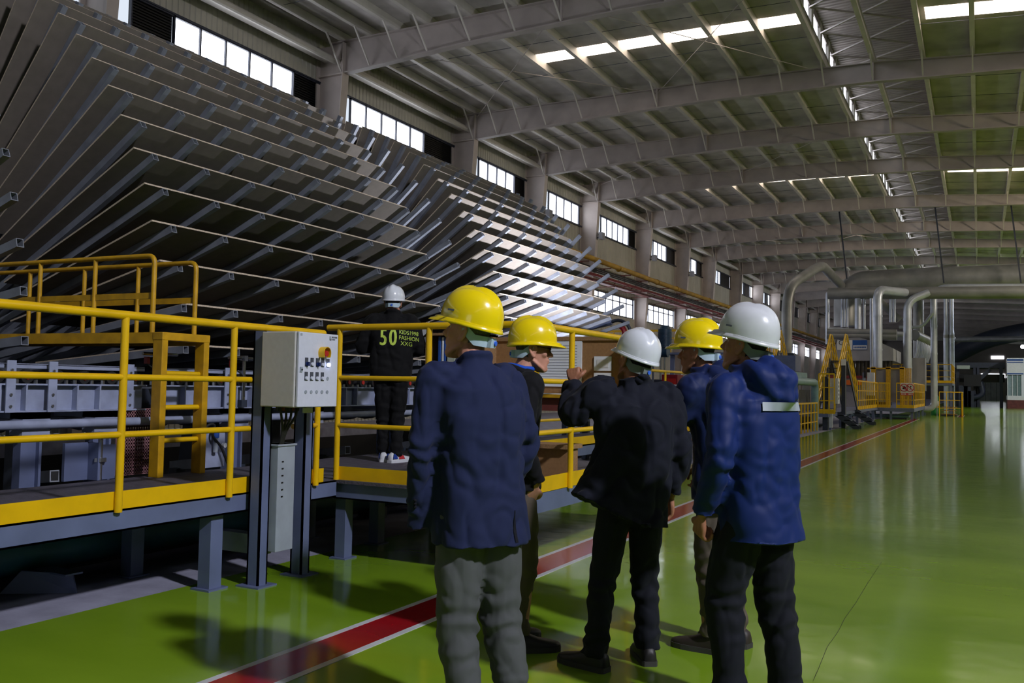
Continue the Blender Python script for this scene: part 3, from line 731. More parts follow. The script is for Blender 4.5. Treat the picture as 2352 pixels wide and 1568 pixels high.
for i in range(5): MB().cyl((-4.62, 5.03+.05*i, 1.24), (-4.62, 5.03+.05*i, 1.275), .016, 8).build('cable_gland', 'brownred' if i % 2 else 'cable', t)
MB().box((-4.56, 5.22, 1.225), (-4.55, 5.32, 1.262)).build('terminal_plate', 'cabinet', t)
MB().box((-4.80, 5.09, .235), (-4.66, 5.27, 1.0)).box((-4.81, 5.08, .985), (-4.65, 5.28, 1.0)).build('cable_trunking', 'grey_plastic', t, bevel=.004)
for i in range(6): MB().box((-4.659, 5.13, .62+.05*i), (-4.657, 5.15, .63+.05*i)).build('trunking_slot', 'black', t)
MB().box((-5.3, 5.1, .2), (-4.8, 5.2, .34)).build('trunking_run', 'grey_plastic', t)

t.location += Vector((.218, -.23, 0))                        # the stand is bolted to the floor just clear of the edge beam

# ================================================================ notice board desk on the operator platform
DYF, DYB = 7.55, 8.05
t = thing('notice_board_desk', 'chipboard desk with shelf tower and tall cork notice board', 'desk', (-4., 7.8, DZ))
MB().box((-4.98, DYF, DZ+.006), (-4.955, DYB, 1.97)).build('side_panel', 'chipboard', t)
MB().box((-4.44, DYF, DZ+.006), (-4.415, DYB, 1.97)).build('side_panel', 'chipboard', t)
MB().box((-4.98, DYF, 1.945), (-4.415, DYB, 1.97)).build('top_panel', 'chipboard', t)
for z in (1.0, 1.31, 1.655): MB().box((-4.955, DYF+.01, z-.01), (-4.44, DYB, z+.01)).build('shelf', 'chipboard', t)
MB().box((-4.955, DYB-.012, DZ+.006), (-4.44, DYB, 1.95)).build('back_panel', 'black', t)
MB().box((-4.415, DYB-.03, 1.38), (-3.02, DYB, 1.93)).build('cork_panel', 'cork', t)
b = MB(); b.box((-4.415, DYB-.05, 1.905), (-3.02, DYB, 1.945)); b.box((-3.05, DYB-.05, 1.38), (-3.0, DYB, 1.945)); b.build('board_frame', 'chipboard', t)
MB().box((-4.415, DYF, 1.345), (-3.02, DYB, 1.375)).build('desk_top', 'yellow_old', t)
MB().box((-4.415, DYF+.05, 1.22), (-3.02, DYB, 1.345)).build('desk_apron', 'brownred', t)
for x in (-4.38, -3.08):
    MB().box((x-.04, DYF+.06, DZ+.006), (x+.04, DYF+.14, 1.22)).build('desk_leg', 'dark_steel', t)
o = MB().box((-3.95, DYB-.045, 1.45), (-3.45, DYB-.035, 1.9)).build('notice_sheet', 'paper'); tag(o, 'large lined paper sheet pinned to the cork notice board', 'paper')
b = MB()
for i in range(14): b.box((-3.91, DYB-.047, 1.49+.028*i), (-3.5, DYB-.0455, 1.494+.028*i))
b.build('printed_line', 'paper_line', o)
for i, (x, z) in enumerate(((-3.23, 1.68), (-3.23, 1.52))):
    o = MB().box((x-.09, DYB-.045, z-.07), (x+.09, DYB-.035, z+.07)).build('notice_card', 'paper'); tag(o, ('upper' if i == 0 else 'lower')+' small white card pinned to the cork board near its edge', 'paper')
    if i: MB().box((x-.05, DYB-.048, z-.05), (x+.02, DYB-.0455, z+.05)).build('printed_photo', 'black', o)
    else: MB().box((x-.06, DYB-.048, z-.04), (x+.06, DYB-.0455, z+.04)).build('printed_grid', 'sign_white', o)
for i, (x, w_, h, m, lab) in enumerate(((-4.84, .03, .27, 'folder_blue', 'blue ring binder standing on the desk shelf'), (-4.80, .025, .26, 'paper', 'white binder standing beside the blue binder'), (-4.775, .02, .25, 'folder_blue', 'thin blue folder standing on the desk shelf'), (-4.70, .09, .235, 'folder_green', 'pale green folder standing on the desk shelf'))):
    o = MB().box((x-w_/2, DYF+.04, 1.667), (x+w_/2, DYB-.05, 1.667+h)).build('binder', m, bevel=.004); tag(o, lab, 'binder')
for i in range(3):
    o = MB().box((-4.62, DYF+.05, 1.6665+.008*i), (-4.47, DYF+.35, 1.6735+.008*i)).build('loose_paper', 'paper', None); tag(o, ('bottom', 'middle', 'top')[i]+' sheet of the loose paper stack on the desk shelf', 'paper')
o = MB().box((-4.1, DYF+.1, 1.376), (-3.5, DYB-.08, 1.384)).build('work_sheet', 'paper'); tag(o, 'white sheets spread on the yellow desk top', 'paper')
o = MB().box((-4.28, DYF+.2, 1.376), (-4.12, DYF+.35, 1.52)).build('white_box', 'paper', bevel=.004); tag(o, 'small white carton standing on the yellow desk top', 'box')
t = thing('wooden_crate_step', 'low wooden crate step standing on the operator platform', 'crate', (-3.2, 6.9, DZ))
MB().box((-3.75, 6.75, .93), (-3.02, 7.05, .965)).build('top_board', 'chipboard', t)
MB().box((-3.72, 6.8, DZ+.006), (-3.05, 6.82, .93)).build('front_board', 'cork', t)
MB().box((-3.72, 7.0, DZ+.006), (-3.05, 7.02, .93)).build('back_board', 'cork', t)
for x in (-3.7, -3.07): MB().box((x-.02, 6.82, DZ+.006), (x+.02, 7.0, .93)).build('end_board', 'chipboard', t)
# floodlight that lights the second wheel, clamped on the farther walkway railing
FLX, FLY = -5.3, 15.6
t = thing('work_floodlight', 'work floodlight on a stand on the farther walkway', 'floodlight', (FLX, FLY, DZ))
MB().cyl((FLX, FLY, DZ), (FLX, FLY, 2.2), .02).build('stand', 'dark_steel', t, 40)
MB().box((FLX-.09, FLY-.15, 2.16), (FLX+.01, FLY+.15, 2.4)).build('housing', 'dark_steel', t)
MB().box((FLX-.095, FLY-.12, 2.19), (FLX-.091, FLY+.12, 2.37)).build('lens', 'floodlamp', t)
lo = area('floodlight_beam', (FLX-.11, FLY, 2.28), (-9.5, FLY-.2, 3.9), .24, .18, FLOOD, (.88, .90, 1.), 150)
lo.parent = t; lo.matrix_parent_inverse = pinv(t)
# ================================================================ machinery farther down the hall
def V(px, py, Y): return at(px, py, 1, Y)
def fence(t, p0, p1, z0, z1, n, mids=(.33, .66), toe=True, r=.022, m='yellow'):
    p0 = Vector(p0); p1 = Vector(p1)
    for i in range(n+1):
        p = p0.lerp(p1, i/n); MB().bar((p.x, p.y, z0), (p.x, p.y, z1), r*2, r*2).build('rail_post', m, t)
    MB().bar((p0.x, p0.y, z1), (p1.x, p1.y, z1), r*2.4, r*2.4).build('top_rail', m, t)
    for k in mids:
        z = z0+(z1-z0)*k; MB().bar((p0.x, p0.y, z), (p1.x, p1.y, z), r*1.6, r*1.6).build('mid_rail', m, t)
    if toe: MB().bar((p0.x, p0.y, z0+.09), (p1.x, p1.y, z0+.09), .012, .16).build('toe_board', m, t)
# things glimpsed between the people: chain guide, gear motor, red cabinets, steel boxes
c = V(1418, 768, 21.)
t = thing('chain_guide', 'dark curved chain guide at the end of the lit cooling wheel', 'machine', (c.x, 21., 0))
MB().tube(arc(c, R(-70), R(120), .36, (1, 0, 0), (0, 0, 1), 12), .045, 8).build('guide_arc', 'dark_steel', t, 40)
MB().tube(arc(c-Vector((.05, 0, 0)), R(-60), R(60), .25, (1, 0, 0), (0, 0, 1), 10), .07, 8).build('chain', 'dark_red', t, 40)
MB().bar(c+Vector((-.15, 0, .32)), c+Vector((-2.2, 0, -.1)), .12, .14).build('guide_bar', 'frame_steel', t)
MB().bar((c.x-.9, 21., 0), (c.x-.9, 21., c.z+.1), .12, .12).build('support', 'frame_steel', t)
c = V(1527, 790, 24.)
t = thing('gear_motor', 'blue-grey upright gear motor beyond the cooling wheels', 'motor', (c.x, 24., 0))
MB().cyl((c.x, 24, c.z-.1), (c.x, 24, c.z+.42), .19, 16).build('motor_body', 'motor_blue', t, 40)
for i in range(9): MB().cyl((c.x, 24, c.z-.05+.045*i), (c.x, 24, c.z-.03+.045*i), .205, 16).build('cooling_fin', 'motor_blue', t, 40)
MB().cyl((c.x, 24, c.z+.42), (c.x, 24, c.z+.52), .16, 16, .12).build('fan_cover', 'motor_blue', t, 40)
MB().cyl((c.x-.32, 24, c.z-.2), (c.x+.1, 24, c.z-.2), .17, 14).build('gearbox', 'motor_blue', t, 40)
for dx in (-.12, .0): MB().cyl((c.x+dx, 24, 0), (c.x+dx, 24, c.z-.3), .025, 8).build('rod', 'rod', t)
MB().box((c.x-.5, 23.8, .9), (c.x+.4, 24.4, 1.7)).build('machine_base', 'dark_steel', t); MB().box((c.x-.5, 23.8, 0), (c.x+.4, 24.4, .9)).build('plinth', 'dark_steel', t)
for k, (px, w_) in enumerate(((1538, .42), (1567, .3))):
    c = V(px, 860, 22.+k)
    t = thing('red_cabinet', ('wide' if k == 0 else 'narrow')+' dark red upright cabinet behind the yellow railing', 'cabinet', (c.x, c.y, 0))
    MB().box((c.x-w_/2, c.y, .0), (c.x+w_/2, c.y+.5, c.z-.05*k)).build('body', 'dark_red', t, bevel=.01)
    MB().box((c.x-w_*.15, c.y-.012, .1), (c.x+w_*.4, c.y, c.z-.1-.05*k)).build('door', 'red', t)
c = V(1400, 828, 13.)
t = thing('electrical_box', 'grey electrical box with red and white labels beyond the notice board', 'electrical box', (c.x, 13., 0))
MB().box((c.x-.12, 13., .9), (c.x+.16, 13.3, c.z-.02)).build('body', 'cabinet_side', t, bevel=.006)
MB().box((c.x+.05, 12.99, .95), (c.x+.15, 13., c.z-.06)).build('door', 'cabinet', t)
MB().box((c.x-.1, 12.99, c.z), (c.x+.16, 13.2, c.z+.14)).build('label_box', 'sign_white', t)
MB().box((c.x-.04, 12.98, c.z+.02), (c.x+.1, 12.99, c.z+.11)).build('red_label', 'sign_red', t)
MB().bar((c.x, 13.2, DZ), (c.x, 13.2, .9), .1, .1).build('post', 'dark_steel', t)

# ---------------------------------------------------------------- teal framed station with a low yellow fence
t = thing('teal_frame_station', 'machine station with teal pipe frame and grey panels', 'machine', (-5.6, 31, 0))
za = V(1872, 878, 33.7).z
MB().tube(rounded([(-5.3, 24., za), (-5.3, 33.7, za), (-5.3, 33.7, 0)], .25), .13, 12).build('pipe_frame', 'teal_light', t, 40)
MB().box((-5.9, 26., za+.12), (-5.45, 33., za+.32)).build('cover_plate', 'teal_light', t)
MB().box((-6.6, 26., .1), (-5.9, 33.2, za-.1)).build('panel_body', 'press_grey', t)
for y in (27.4, 29.4, 31.3): MB().box((-5.9, y, .1), (-5.88, y+.05, za-.1)).build('panel_joint', 'black', t)
MB().box((-5.62, 31.8, .2), (-5.56, 31.9, za)).build('conduit', 'pale_steel', t)
t = thing('safety_fence', 'low yellow safety fence in front of the teal framed station', 'fence', (-5.17, 30, 0))
fence(t, (-5.2, 24.), (-5.15, 33.2), .05, V(1876, 925, 33.1).z, 15, toe=False)
t = thing('stacked_equipment', 'grey and dark equipment blocks with orange beam behind the teal frame', 'machine', (-7.5, 36, 0))
MB().box((-9.5, 35., 0), (-6.6, 40.7, 1.5)).build('base_block', 'dark_steel', t)
MB().box((-9.5, 34.9, 2.2), (-6.2, 36., 2.8)).build('cross_girder', 'frame_steel', t)
MB().box((-9.2, 34.9, 1.75), (-6.3, 35.1, 1.95)).build('orange_beam', 'orange', t)
for x in (-9.3, -7.9, -6.4): MB().box((x-.12, 35., 1.5), (x+.12, 35.3, 2.9)).build('upright', 'dark_steel', t)
MB().box((-7.6, 35., 1.95), (-6.9, 35.4, 2.3)).build('yellow_block', 'yellow_old', t)
# ---------------------------------------------------------------- control pillar
t = thing('control_pillar', 'dark steel pillar carrying a beige control box with white edge', 'control cabinet', (-5.08, 34.9, 0))
MB().box((-5.2, 34.8, 0), (-5.02, 35.1, 2.0)).build('pillar', 'dark_steel', t)
MB().box((-5.0, 34.85, 1.0), (-4.68, 35.3, 1.95)).build('box_body', 'cabinet_side', t)
MB().box((-4.68, 34.85, 1.0), (-4.66, 35.3, 1.95)).build('box_door', 'cabinet', t)
for i in range(5): MB().box((-4.66, 35.0, 1.15+.15*i), (-4.65, 35.12, 1.23+.15*i)).build('switch', 'sign_dark', t)
MB().box((-4.98, 34.9, .1), (-4.86, 35., .8)).build('trunking', 'cabinet', t)
fence(t, (-5.3, 34.6), (-4.75, 34.6), .62, 2.1, 3)

# ---------------------------------------------------------------- up-and-over stairs
def over_stair(x0, x1, ya, yt0, yt1, yb, zt, lab):
    t = thing('crossover_stair', lab, 'stairs', ((x0+x1)/2, ya, 0))
    for x in (x0, x1):
        MB().bar((x, ya, .705), (x, yt0, zt), .04, .22).build('stringer', 'dark_steel', t); MB().bar((x, yt1, zt), (x, yb, .705), .04, .22).build('stringer', 'dark_steel', t)
        for dz in (1.1, .75, .4):
            MB().tube([(x, ya, .65+dz), (x, yt0, zt+dz), (x, yt1, zt+dz), (x, yb, .65+dz)], .028, 6).build('handrail', 'yellow', t)
        for k in range(6):
            f = k/5
            for (A, B) in (((ya, .65), (yt0, zt)), ((yb, .65), (yt1, zt))):
                y = A[0]+(B[0]-A[0])*f; z = A[1]+(B[1]-A[1])*f
                MB().bar((x, y, z), (x, y, z+1.1), .045, .045).build('baluster', 'yellow', t)
    for k in range(9):
        f = (k+.5)/9
        MB().box((x0, ya+(yt0-ya)*f-.12, .65+(zt-.65)*f), (x1, ya+(yt0-ya)*f+.12, .68+(zt-.65)*f)).build('tread', 'dark_steel', t)
    MB().box((x0, yt0, zt-.04), (x1, yt1, zt)).build('landing', 'dark_steel', t)
    return t
t = over_stair(-5.55, -4.95, 36.2, 39.2, 39.8, 43.2, 2.75, 'yellow railed up-and-over stair beside the control pillar')
MB().box((-4.9, 37.6, 0), (-4.75, 37.9, 2.75)).build('support_post', 'dark_steel', t)
MB().box((-4.9, 37.55, 2.5), (-4.73, 37.6, 2.75)).build('post_cap', 'sign_white', t)
t2 = over_stair(-9.4, -8.6, 41., 44., 44.6, 48., 3.3, 'yellow railed up-and-over stair behind the dark girder')
t = thing('upper_walkway', 'thin yellow railed upper walkway ending at the rear crossover stair', 'walkway', (-13, 44, 0))
MB().box((-19., 43.9, 3.2), (-9.419, 44.7, 3.3)).build('deck', 'frame_steel', t)
for y in (43.9, 44.7): fence(t, (-19., y), (-9.46, y), 3.3, 4.45, 6, toe=False)
for x in (-18., -14., -10.): MB().box((x-.1, 44.2, 0), (x+.1, 44.4, 3.2)).build('leg', 'frame_steel', t)
def floor_step(y, lab):
    t = thing('floor_step', lab, 'stairs', (-4.6, y, 0))
    for dy in (0, .75):
        MB().prism([(-5.05, y+dy, .62), (-4.9, y+dy, .66), (-4.15, y+dy, .1), (-4.15, y+dy, 0), (-4.35, y+dy, 0), (-5.05, y+dy, .48)], (0, .04, 0)).build('stringer', 'dark_steel', t)
    for i in range(3): MB().box((-4.95+.24*i, y, .5-.18*i), (-4.7+.24*i, y+.78, .53-.18*i)).build('tread', 'frame_steel', t)
floor_step(36.9, 'dark steel steps from the walkway down to the floor beside the control pillar')
floor_step(42.4, 'dark steel steps from the walkway down to the floor beyond the crossover stair')
t = thing('walkway_platform', 'low grey walkway on short legs in front of the press', 'platform', (-5.2, 45, 0))
MB().box((-6.5, 34.5, .5), (-4.95, 52.5, .62)).build('deck', 'frame_steel', t)
for y in (35.5, 38.5, 41.5, 44., 46., 48.5, 51.): MB().box((-5.1, y-.05, 0), (-4.98, y+.05, .5)).build('leg', 'frame_steel', t)
fence(t, (-4.98, 43.6), (-4.98, 52.5), .62, 1.97, 10)
t = thing('walkway_platform', 'low grey corner platform with yellow fence and prohibition sign', 'platform', (-4., 56, 0))
MB().box((-5.7, 52.501, .42), (-3.12, 63., .62)).build('deck', 'frame_steel', t)
for x, y in ((-4.8, 52.7), (-4.3, 52.7), (-3.25, 52.7), (-3.25, 56.), (-3.25, 59.), (-3.25, 62.8)): MB().box((x-.06, y-.06, 0), (x+.06, y+.06, .42)).build('leg', 'frame_steel', t)
fence(t, (-4.925, 52.53), (-4.35, 52.55), .62, 1.97, 6)
fence(t, (-4.0, 52.55), (-3.15, 52.55), .62, 1.97, 3)
fence(t, (-3.15, 52.6), (-3.15, 63.), .62, 1.97, 8)
t = thing('floor_pipe', 'pale turquoise pipes lying under the corner platform', 'pipe', (-5, 53, 0))
for k in range(3): MB().tube([(-7., 53.1+.5*k, .16), (-3.4, 53.1+.5*k, .16)], .09, 10).build('pipe_run', 'teal_light', t, 40)
for x in (-6.5, -4.5, -3.6): MB().box((x-.06, 53., 0), (x+.06, 54.3, .09)).build('saddle', 'dark_steel', t)
def ban_sign(x0, x1, z0, z1, y, lab):
    t = thing('prohibition_sign', lab, 'sign', ((x0+x1)/2, y, z0))
    MB().box((x0, y, z0), (x1, y+.02, z1)).build('plate', 'sign_white', t)
    h = z1-z0; w_ = (x1-x0)
    MB().box((x0, y-.006, z0), (x1, y, z0+h*.2)).build('caption_strip', 'sign_red', t)
    b = MB()
    for i in range(9):
        if i != 4: b.box((x0+w_*(.06+.1*i), y-.009, z0+h*.06), (x0+w_*(.13+.1*i), y-.006, z0+h*.15))
    b.build('caption_lettering', 'sign_white', t)
    for k in (0, 1):
        c = Vector((x0+w_*(.27+.46*k), y-.008, z0+h*.62)); r = h*.29
        o = MB().tube(arc(c, 0, R(359), r, (1, 0, 0), (0, 0, 1), 20), r*.11, 6, closed=False).build('ban_ring', 'sign_red', t)
        MB().bar(c+Vector((-r*.7, 0, r*.7)), c+Vector((r*.7, 0, -r*.7)), r*.2, .012, up=(0, 1, 0)).build('ban_slash', 'sign_red', t)
        b = MB()
        if k == 0: b.prism([(c.x-r*.45, y-.004, c.z-r*.4), (c.x+r*.4, y-.004, c.z-r*.45), (c.x+r*.45, y-.004, c.z+r*.1), (c.x, y-.004, c.z+r*.5), (c.x-r*.3, y-.004, c.z+r*.2)], (0, -.003, 0))
        else: b.bar((c.x-r*.05, y-.005, c.z-r*.6), (c.x+r*.2, y-.005, c.z+r*.2), r*.16, .004, up=(0, 1, 0)); b.bar((c.x+r*.1, y-.005, c.z+r*.2), (c.x+r*.3, y-.005, c.z+r*.5), r*.3, .004, up=(0, 1, 0))
        b.build('ban_symbol', 'black', t)
a, c = V(2068, 879, 52.4), V(2098, 908, 52.4)
ban_sign(a.x, c.x, c.z, a.z, 52.507, 'white sign with two red prohibition circles hung on the corner platform fence')
a, c = V(2102, 836, 66.), V(2127, 853, 66.)
ban_sign(a.x, c.x, c.z, a.z, 66.107, 'white sign with two red prohibition circles on the upper platform railing')
# ---------------------------------------------------------------- guarded press with hood
t = thing('guard_enclosure', 'orange-yellow posts with grey guard panels around the press outfeed', 'machine guard', (-5, 56, 0))
for px in (2006, 2040, 2072): 
    p = V(px, 900, 55.); MB().box((p.x-.12, 55., .62), (p.x+.12, 55.2, V(px, 842, 55.).z)).build('guard_post', 'yellow_old', t)
for pa, pb, m in ((2010, 2036, 'press_grey'), (2044, 2068, 'press_grey')):
    p, q = V(pa, 845, 55.2), V(pb, 900, 55.2); MB().box((p.x, 55.25, .9), (q.x, 55.3, p.z)).build('guard_panel', m, t)
p, q = V(2074, 845, 57.), V(2094, 930, 57.); 
for i in range(8): MB().box((p.x+(q.x-p.x)*i/8, 57., .7), (p.x+(q.x-p.x)*(i+.75)/8, 57.05, p.z)).build('guard_slat', 'yellow_old', t)
p = V(1992, 844, 55.); q = V(2076, 844, 55.); MB().box((p.x, 55., p.z-.08), (q.x, 55.1, p.z)).build('top_rail', 'yellow_old', t)
p, q = V(1998, 870, 55.4), V(2040, 895, 55.4); MB().box((p.x, 55.4, q.z), (q.x, 56.4, p.z)).build('outfeed_roll', 'brownred', t); MB().box((p.x, 55.4, .62), (q.x, 56.4, q.z)).build('outfeed_base', 'brownred', t)
t = thing('tall_cabinet', 'tall pale switch cabinet standing beside the guard posts', 'cabinet', (-5.3, 52, 0))
p, q = V(1991, 855, 52.), V(2008, 908, 52.)
MB().box((p.x, 52., .62), (q.x, 52.4, q.z)).build('plinth', 'dark_steel', t)
MB().box((p.x, 52., q.z), (q.x, 52.4, p.z)).build('body', 'cabinet', t, bevel=.02)
MB().box((q.x-.08, 51.98, q.z), (q.x, 52., p.z)).build('door_edge', 'sign_white', t)
p2 = V(1981, 855, 52.); MB().box((p2.x, 52., .62), (p.x-.08, 52.3, p.z)).build('side_column', 'pale_steel', t)
p2 = V(1984, 852, 51.9); q2 = V(1989, 867, 51.9); MB().box((p2.x, 51.9, q2.z), (q2.x, 52., p2.z)).build('dark_window', 'black', t)
PYF = 58.
t = thing('press_hood', 'large grey press hood with dark strip curtain and two signs', 'machine', (-9, PYF, 0))
hp = [V(*p, PYF) for p in ((1898, 804), (1898, 828), (2052, 828), (2052, 800), (2030, 790), (1975, 775), (1945, 776), (1915, 793))]
MB().prism(hp, (0, 6., 0)).build('hood', 'press_grey', t)
p, q = V(1900, 828, PYF), V(2050, 866, PYF); n = 34
for i in range(n): MB().box((p.x+(q.x-p.x)*i/n, PYF+.1+.05*(i % 2), q.z), (p.x+(q.x-p.x)*(i+.94)/n, PYF+.13+.05*(i % 2), p.z)).build('curtain_strip', 'curtain', t)
p, q = V(1900, 866, PYF), V(2000, 905, PYF); MB().box((p.x, PYF, 0), (q.x, PYF+3, p.z)).build('press_base', 'press_grey', t)
MB().box((p.x, PYF-.1, p.z-.05), (q.x, PYF, p.z+.12)).build('red_beam', 'red_pipe', t)
b0 = V(1960, 880, PYF); MB().box((p.x, PYF-.2, b0.z-.1), (q.x, PYF-.05, b0.z+.2)).build('orange_beam', 'orange', t)
def board_sign(pa, pb, m, y): 
    p, q = V(*pa, y), V(*pb, y); return MB().box((p.x, y-.03, q.z), (q.x, y, p.z)).build('sign_plate', m, t)
s1 = board_sign((1923, 781), (1958, 803), 'sign_white', PYF); s2 = board_sign((1958, 781), (1992, 803), 'sign_blue', PYF)
p, q = V(1959.5, 793, PYF), V(1991, 802, PYF); MB().box((p.x, PYF-.04, q.z), (q.x, PYF-.03, p.z)).build('sign_band', 'sign_white', s2)
b = MB()
for i in range(12): b.box((p.x+(q.x-p.x)*(.05+.077*i), PYF-.05, q.z+.28*(p.z-q.z)), (p.x+(q.x-p.x)*(.1+.077*i), PYF-.04, q.z+.72*(p.z-q.z)))
b.build('sign_lettering', 'sign_blue', s2)
me = text_mesh('G', .42, .01); me.materials.append(MATS['sign_dark']); p = V(1926, 792, PYF)
put('sign_letter', me, s1, mx=Matrix.Translation((p.x, PYF-.045, p.z)) @ Matrix.Rotation(R(90), 4, 'X'))
p = V(1925, 802, PYF); MB().prism([(p.x, PYF-.04, p.z+.02), (p.x+1.2, PYF-.04, p.z+.45), (p.x+.55, PYF-.04, p.z+.22)], (0, -.01, 0)).build('sign_swoosh', 'sign_dark', s1)
for i, (py) in enumerate((762, 771)):
    p, q = V(1900, py, PYF+.35), V(2060, py+2, PYF+.35); MB().tube([p, q], .22, 10).build('header_pipe', 'duct_old', t, 40)
# ---------------------------------------------------------------- silver exhaust ducts
HPX = sorted(((p.x, p.z) for p in (hp[0], hp[7], hp[6], hp[5], hp[4], hp[3])))
_a = V(1985, 684, 60.5); LX0, LZ0, LX1, LZ1 = _a.x-2.2, _a.z+.35, _a.x+16., _a.z-.1        # the long horizontal duct
def long_z(x): return LZ0+(LZ1-LZ0)*(x-LX0)/(LX1-LX0)
def duct(lab, pts, r, m='duct', bend=.7, bands=()):
    t = thing('exhaust_duct', lab, 'duct', (pts[0][0], pts[0][1], min(p[2] for p in pts)))
    MB().tube(rounded(pts, bend, 7), r, 16).build('duct_run', m, t, 50)
    for a in bands:
        a = Vector(a); MB().cyl(a-Vector((0, 0, .05)), a+Vector((0, 0, .05)), r*1.07, 16).build('joint_band', m, t, 50)
    return t
def col(px, py0, py1, Y): 
    a, b = V(px, py0, Y), V(px, py1, Y); return (a.x, Y, a.z), (a.x, Y, b.z)
lo, hi = col(2146, 952, 659, 63.2); 
duct('silver duct rising from the floor beside the green gas cylinder', [(lo[0]-1.1, 63.2, .42), (lo[0], 63.2, .42), (lo[0], 63.2, hi[2]), (lo[0]+16., 63.2, hi[2]-.5)], .2, bend=.9, bands=[(lo[0], 63.2, z) for z in (2.2, 4., 5.8)])
lo, hi = col(2016, 872, 672, 57.); e = (hi[0]+1.3, 60.25, long_z(hi[0]+1.3)); duct('thick silver duct standing on the press, joining the long ceiling duct', [lo, (hi[0], 57., e[2]-.1), e], .26, bands=[(lo[0], 57., z) for z in (4., 6.,)])
lo, hi = col(2002, 870, 685, 57.55); duct('thin silver duct standing close beside the thick press duct', [(lo[0], 57.55, 0), hi], .1)
lo, hi = col(2085, 905, 690, 60.); duct('silver duct with elbow rising behind the prohibition sign', [lo, (hi[0], 60., hi[2]), (hi[0]+1.2, 60.3, long_z(hi[0]+1.2))], .24, bands=[(lo[0], 60., z) for z in (3., 4.6, 6.)])
for px, lab, dr in ((2174, 'left one of the paired silver stacks by the yellow stair fence', .0), (2187, 'right one of the paired silver stacks by the yellow stair fence', .012)):
    lo, hi = col(px, 944, 684, 80.); zm = V(px, 766, 80.).z
    t = duct(lab, [(lo[0], 80., .0), (lo[0], 80., zm)], .192+dr)
    MB().tube([(lo[0], 80., zm-.05), (lo[0], 80., zm+.35), (lo[0], 80., hi[2])], [.192+dr, .16, .16], 16).build('upper_duct', 'duct', t, 50)
    MB().cyl((lo[0], 80., zm-.35), (lo[0], 80., zm-.1), .195+dr, 16).build('joint_band', 'duct_old', t, 50)
a, c = V(1985, 648, 64.6), V(2352, 655, 64.6); HX = a.x-1.2
lo, hi = col(1807, 832, 660, 50.)
t = duct('silver duct rising near the left wall and joining the huge ceiling duct', [(lo[0], 50., 0), (lo[0], 50., hi[2]), (lo[0]+1.2, 54., a.z-.1), (HX-.2, 63.95, a.z-.25)], .28, 'duct_old', 1.3)
duct('huge horizontal ceiling duct crossing the hall', [(HX, 64.6, a.z-3.0), (HX, 64.6, a.z), (a.x+2., 64.6, a.z+.05), (c.x+9, 64.6, a.z+.05)], .78, 'duct_old', 1.6)
duct('long horizontal duct running below the huge ceiling duct', [(LX0, 60.5, LZ0), (LX1, 60.5, LZ1)], .38, 'duct_old')
def hood_top(x):
    return lerp(HPX, x)
def drop(px, r, lab, Y=60.45, zb=None):                       # tube hanging from the long duct down to the press hood
    x = V(px, 700, Y).x; zt = long_z(x)-.33; return duct(lab, [(x, Y, hood_top(x)-.05 if zb is None else zb), (x, Y, zt)], r)
drop(1971, .2, 'silver duct dropping from the ceiling duct onto the press hood')
drop(1985, .09, 'short bright silver duct above the press hood sign')
fx = V(1940, 700, 60.45).x; fz = hood_top(fx)
MBx = thing('fan_housing', 'dark fan housing under the three thin tubes', 'fan', (fx, 60.45, fz))
MB().cyl((fx, 60.45, fz-.12), (fx, 60.45, fz+.12), .5, 14).build('base_ring', 'dark_steel', MBx, 40); MB().cyl((fx, 60.45, fz+.12), (fx, 60.45, fz+1.1), .4, 14, .26).build('housing', 'dark_steel', MBx, 40)
for k, px in enumerate((1934, 1940, 1946)):
    drop(px, .072, ('left', 'middle', 'right')[k]+' tube of the three thin tubes above the press hood', zb=fz+1.06)
lo, hi = col(1901, 790, 672, 60.5); duct('slim silver duct with elbow left of the press hood', [lo, (lo[0], 60.5, LZ0), (LX0+.04, 60.5, LZ0)], .13)
a, c = V(2018, 690, 62.2), V(2066, 735, 62.2); duct('inclined beige pipe between the press ducts', [(a.x-.5, 64.4, V(1985, 648, 64.6).z-.72), a, c], .24, 'duct_old')
for k, px in enumerate((2046, 2054)):
    x = V(px, 700, 60.6).x; duct(('left', 'right')[k]+' one of two slim tubes beside the inclined pipe', [(x, 60.6, V(px, 740, 60.6).z), (x, 60.6, long_z(x)-.33)], .085)
lo, hi = col(2110, 790, 690, 70.5); duct('broad beige duct standing behind the prohibition signs', [(lo[0], 70.5, 2.15), hi], .36, 'duct_old')
a, c = V(1905, 757, 59.1), V(2075, 768, 59.1); duct('long grey pipe lying above the press hood', [a, c], .17)
a, c, e = V(2065, 751, 63.), V(2118, 751, 63.), V(2143, 718, 63.); duct('thin pipe rising obliquely to the floor duct', [a, c, e], .1, bend=.4)
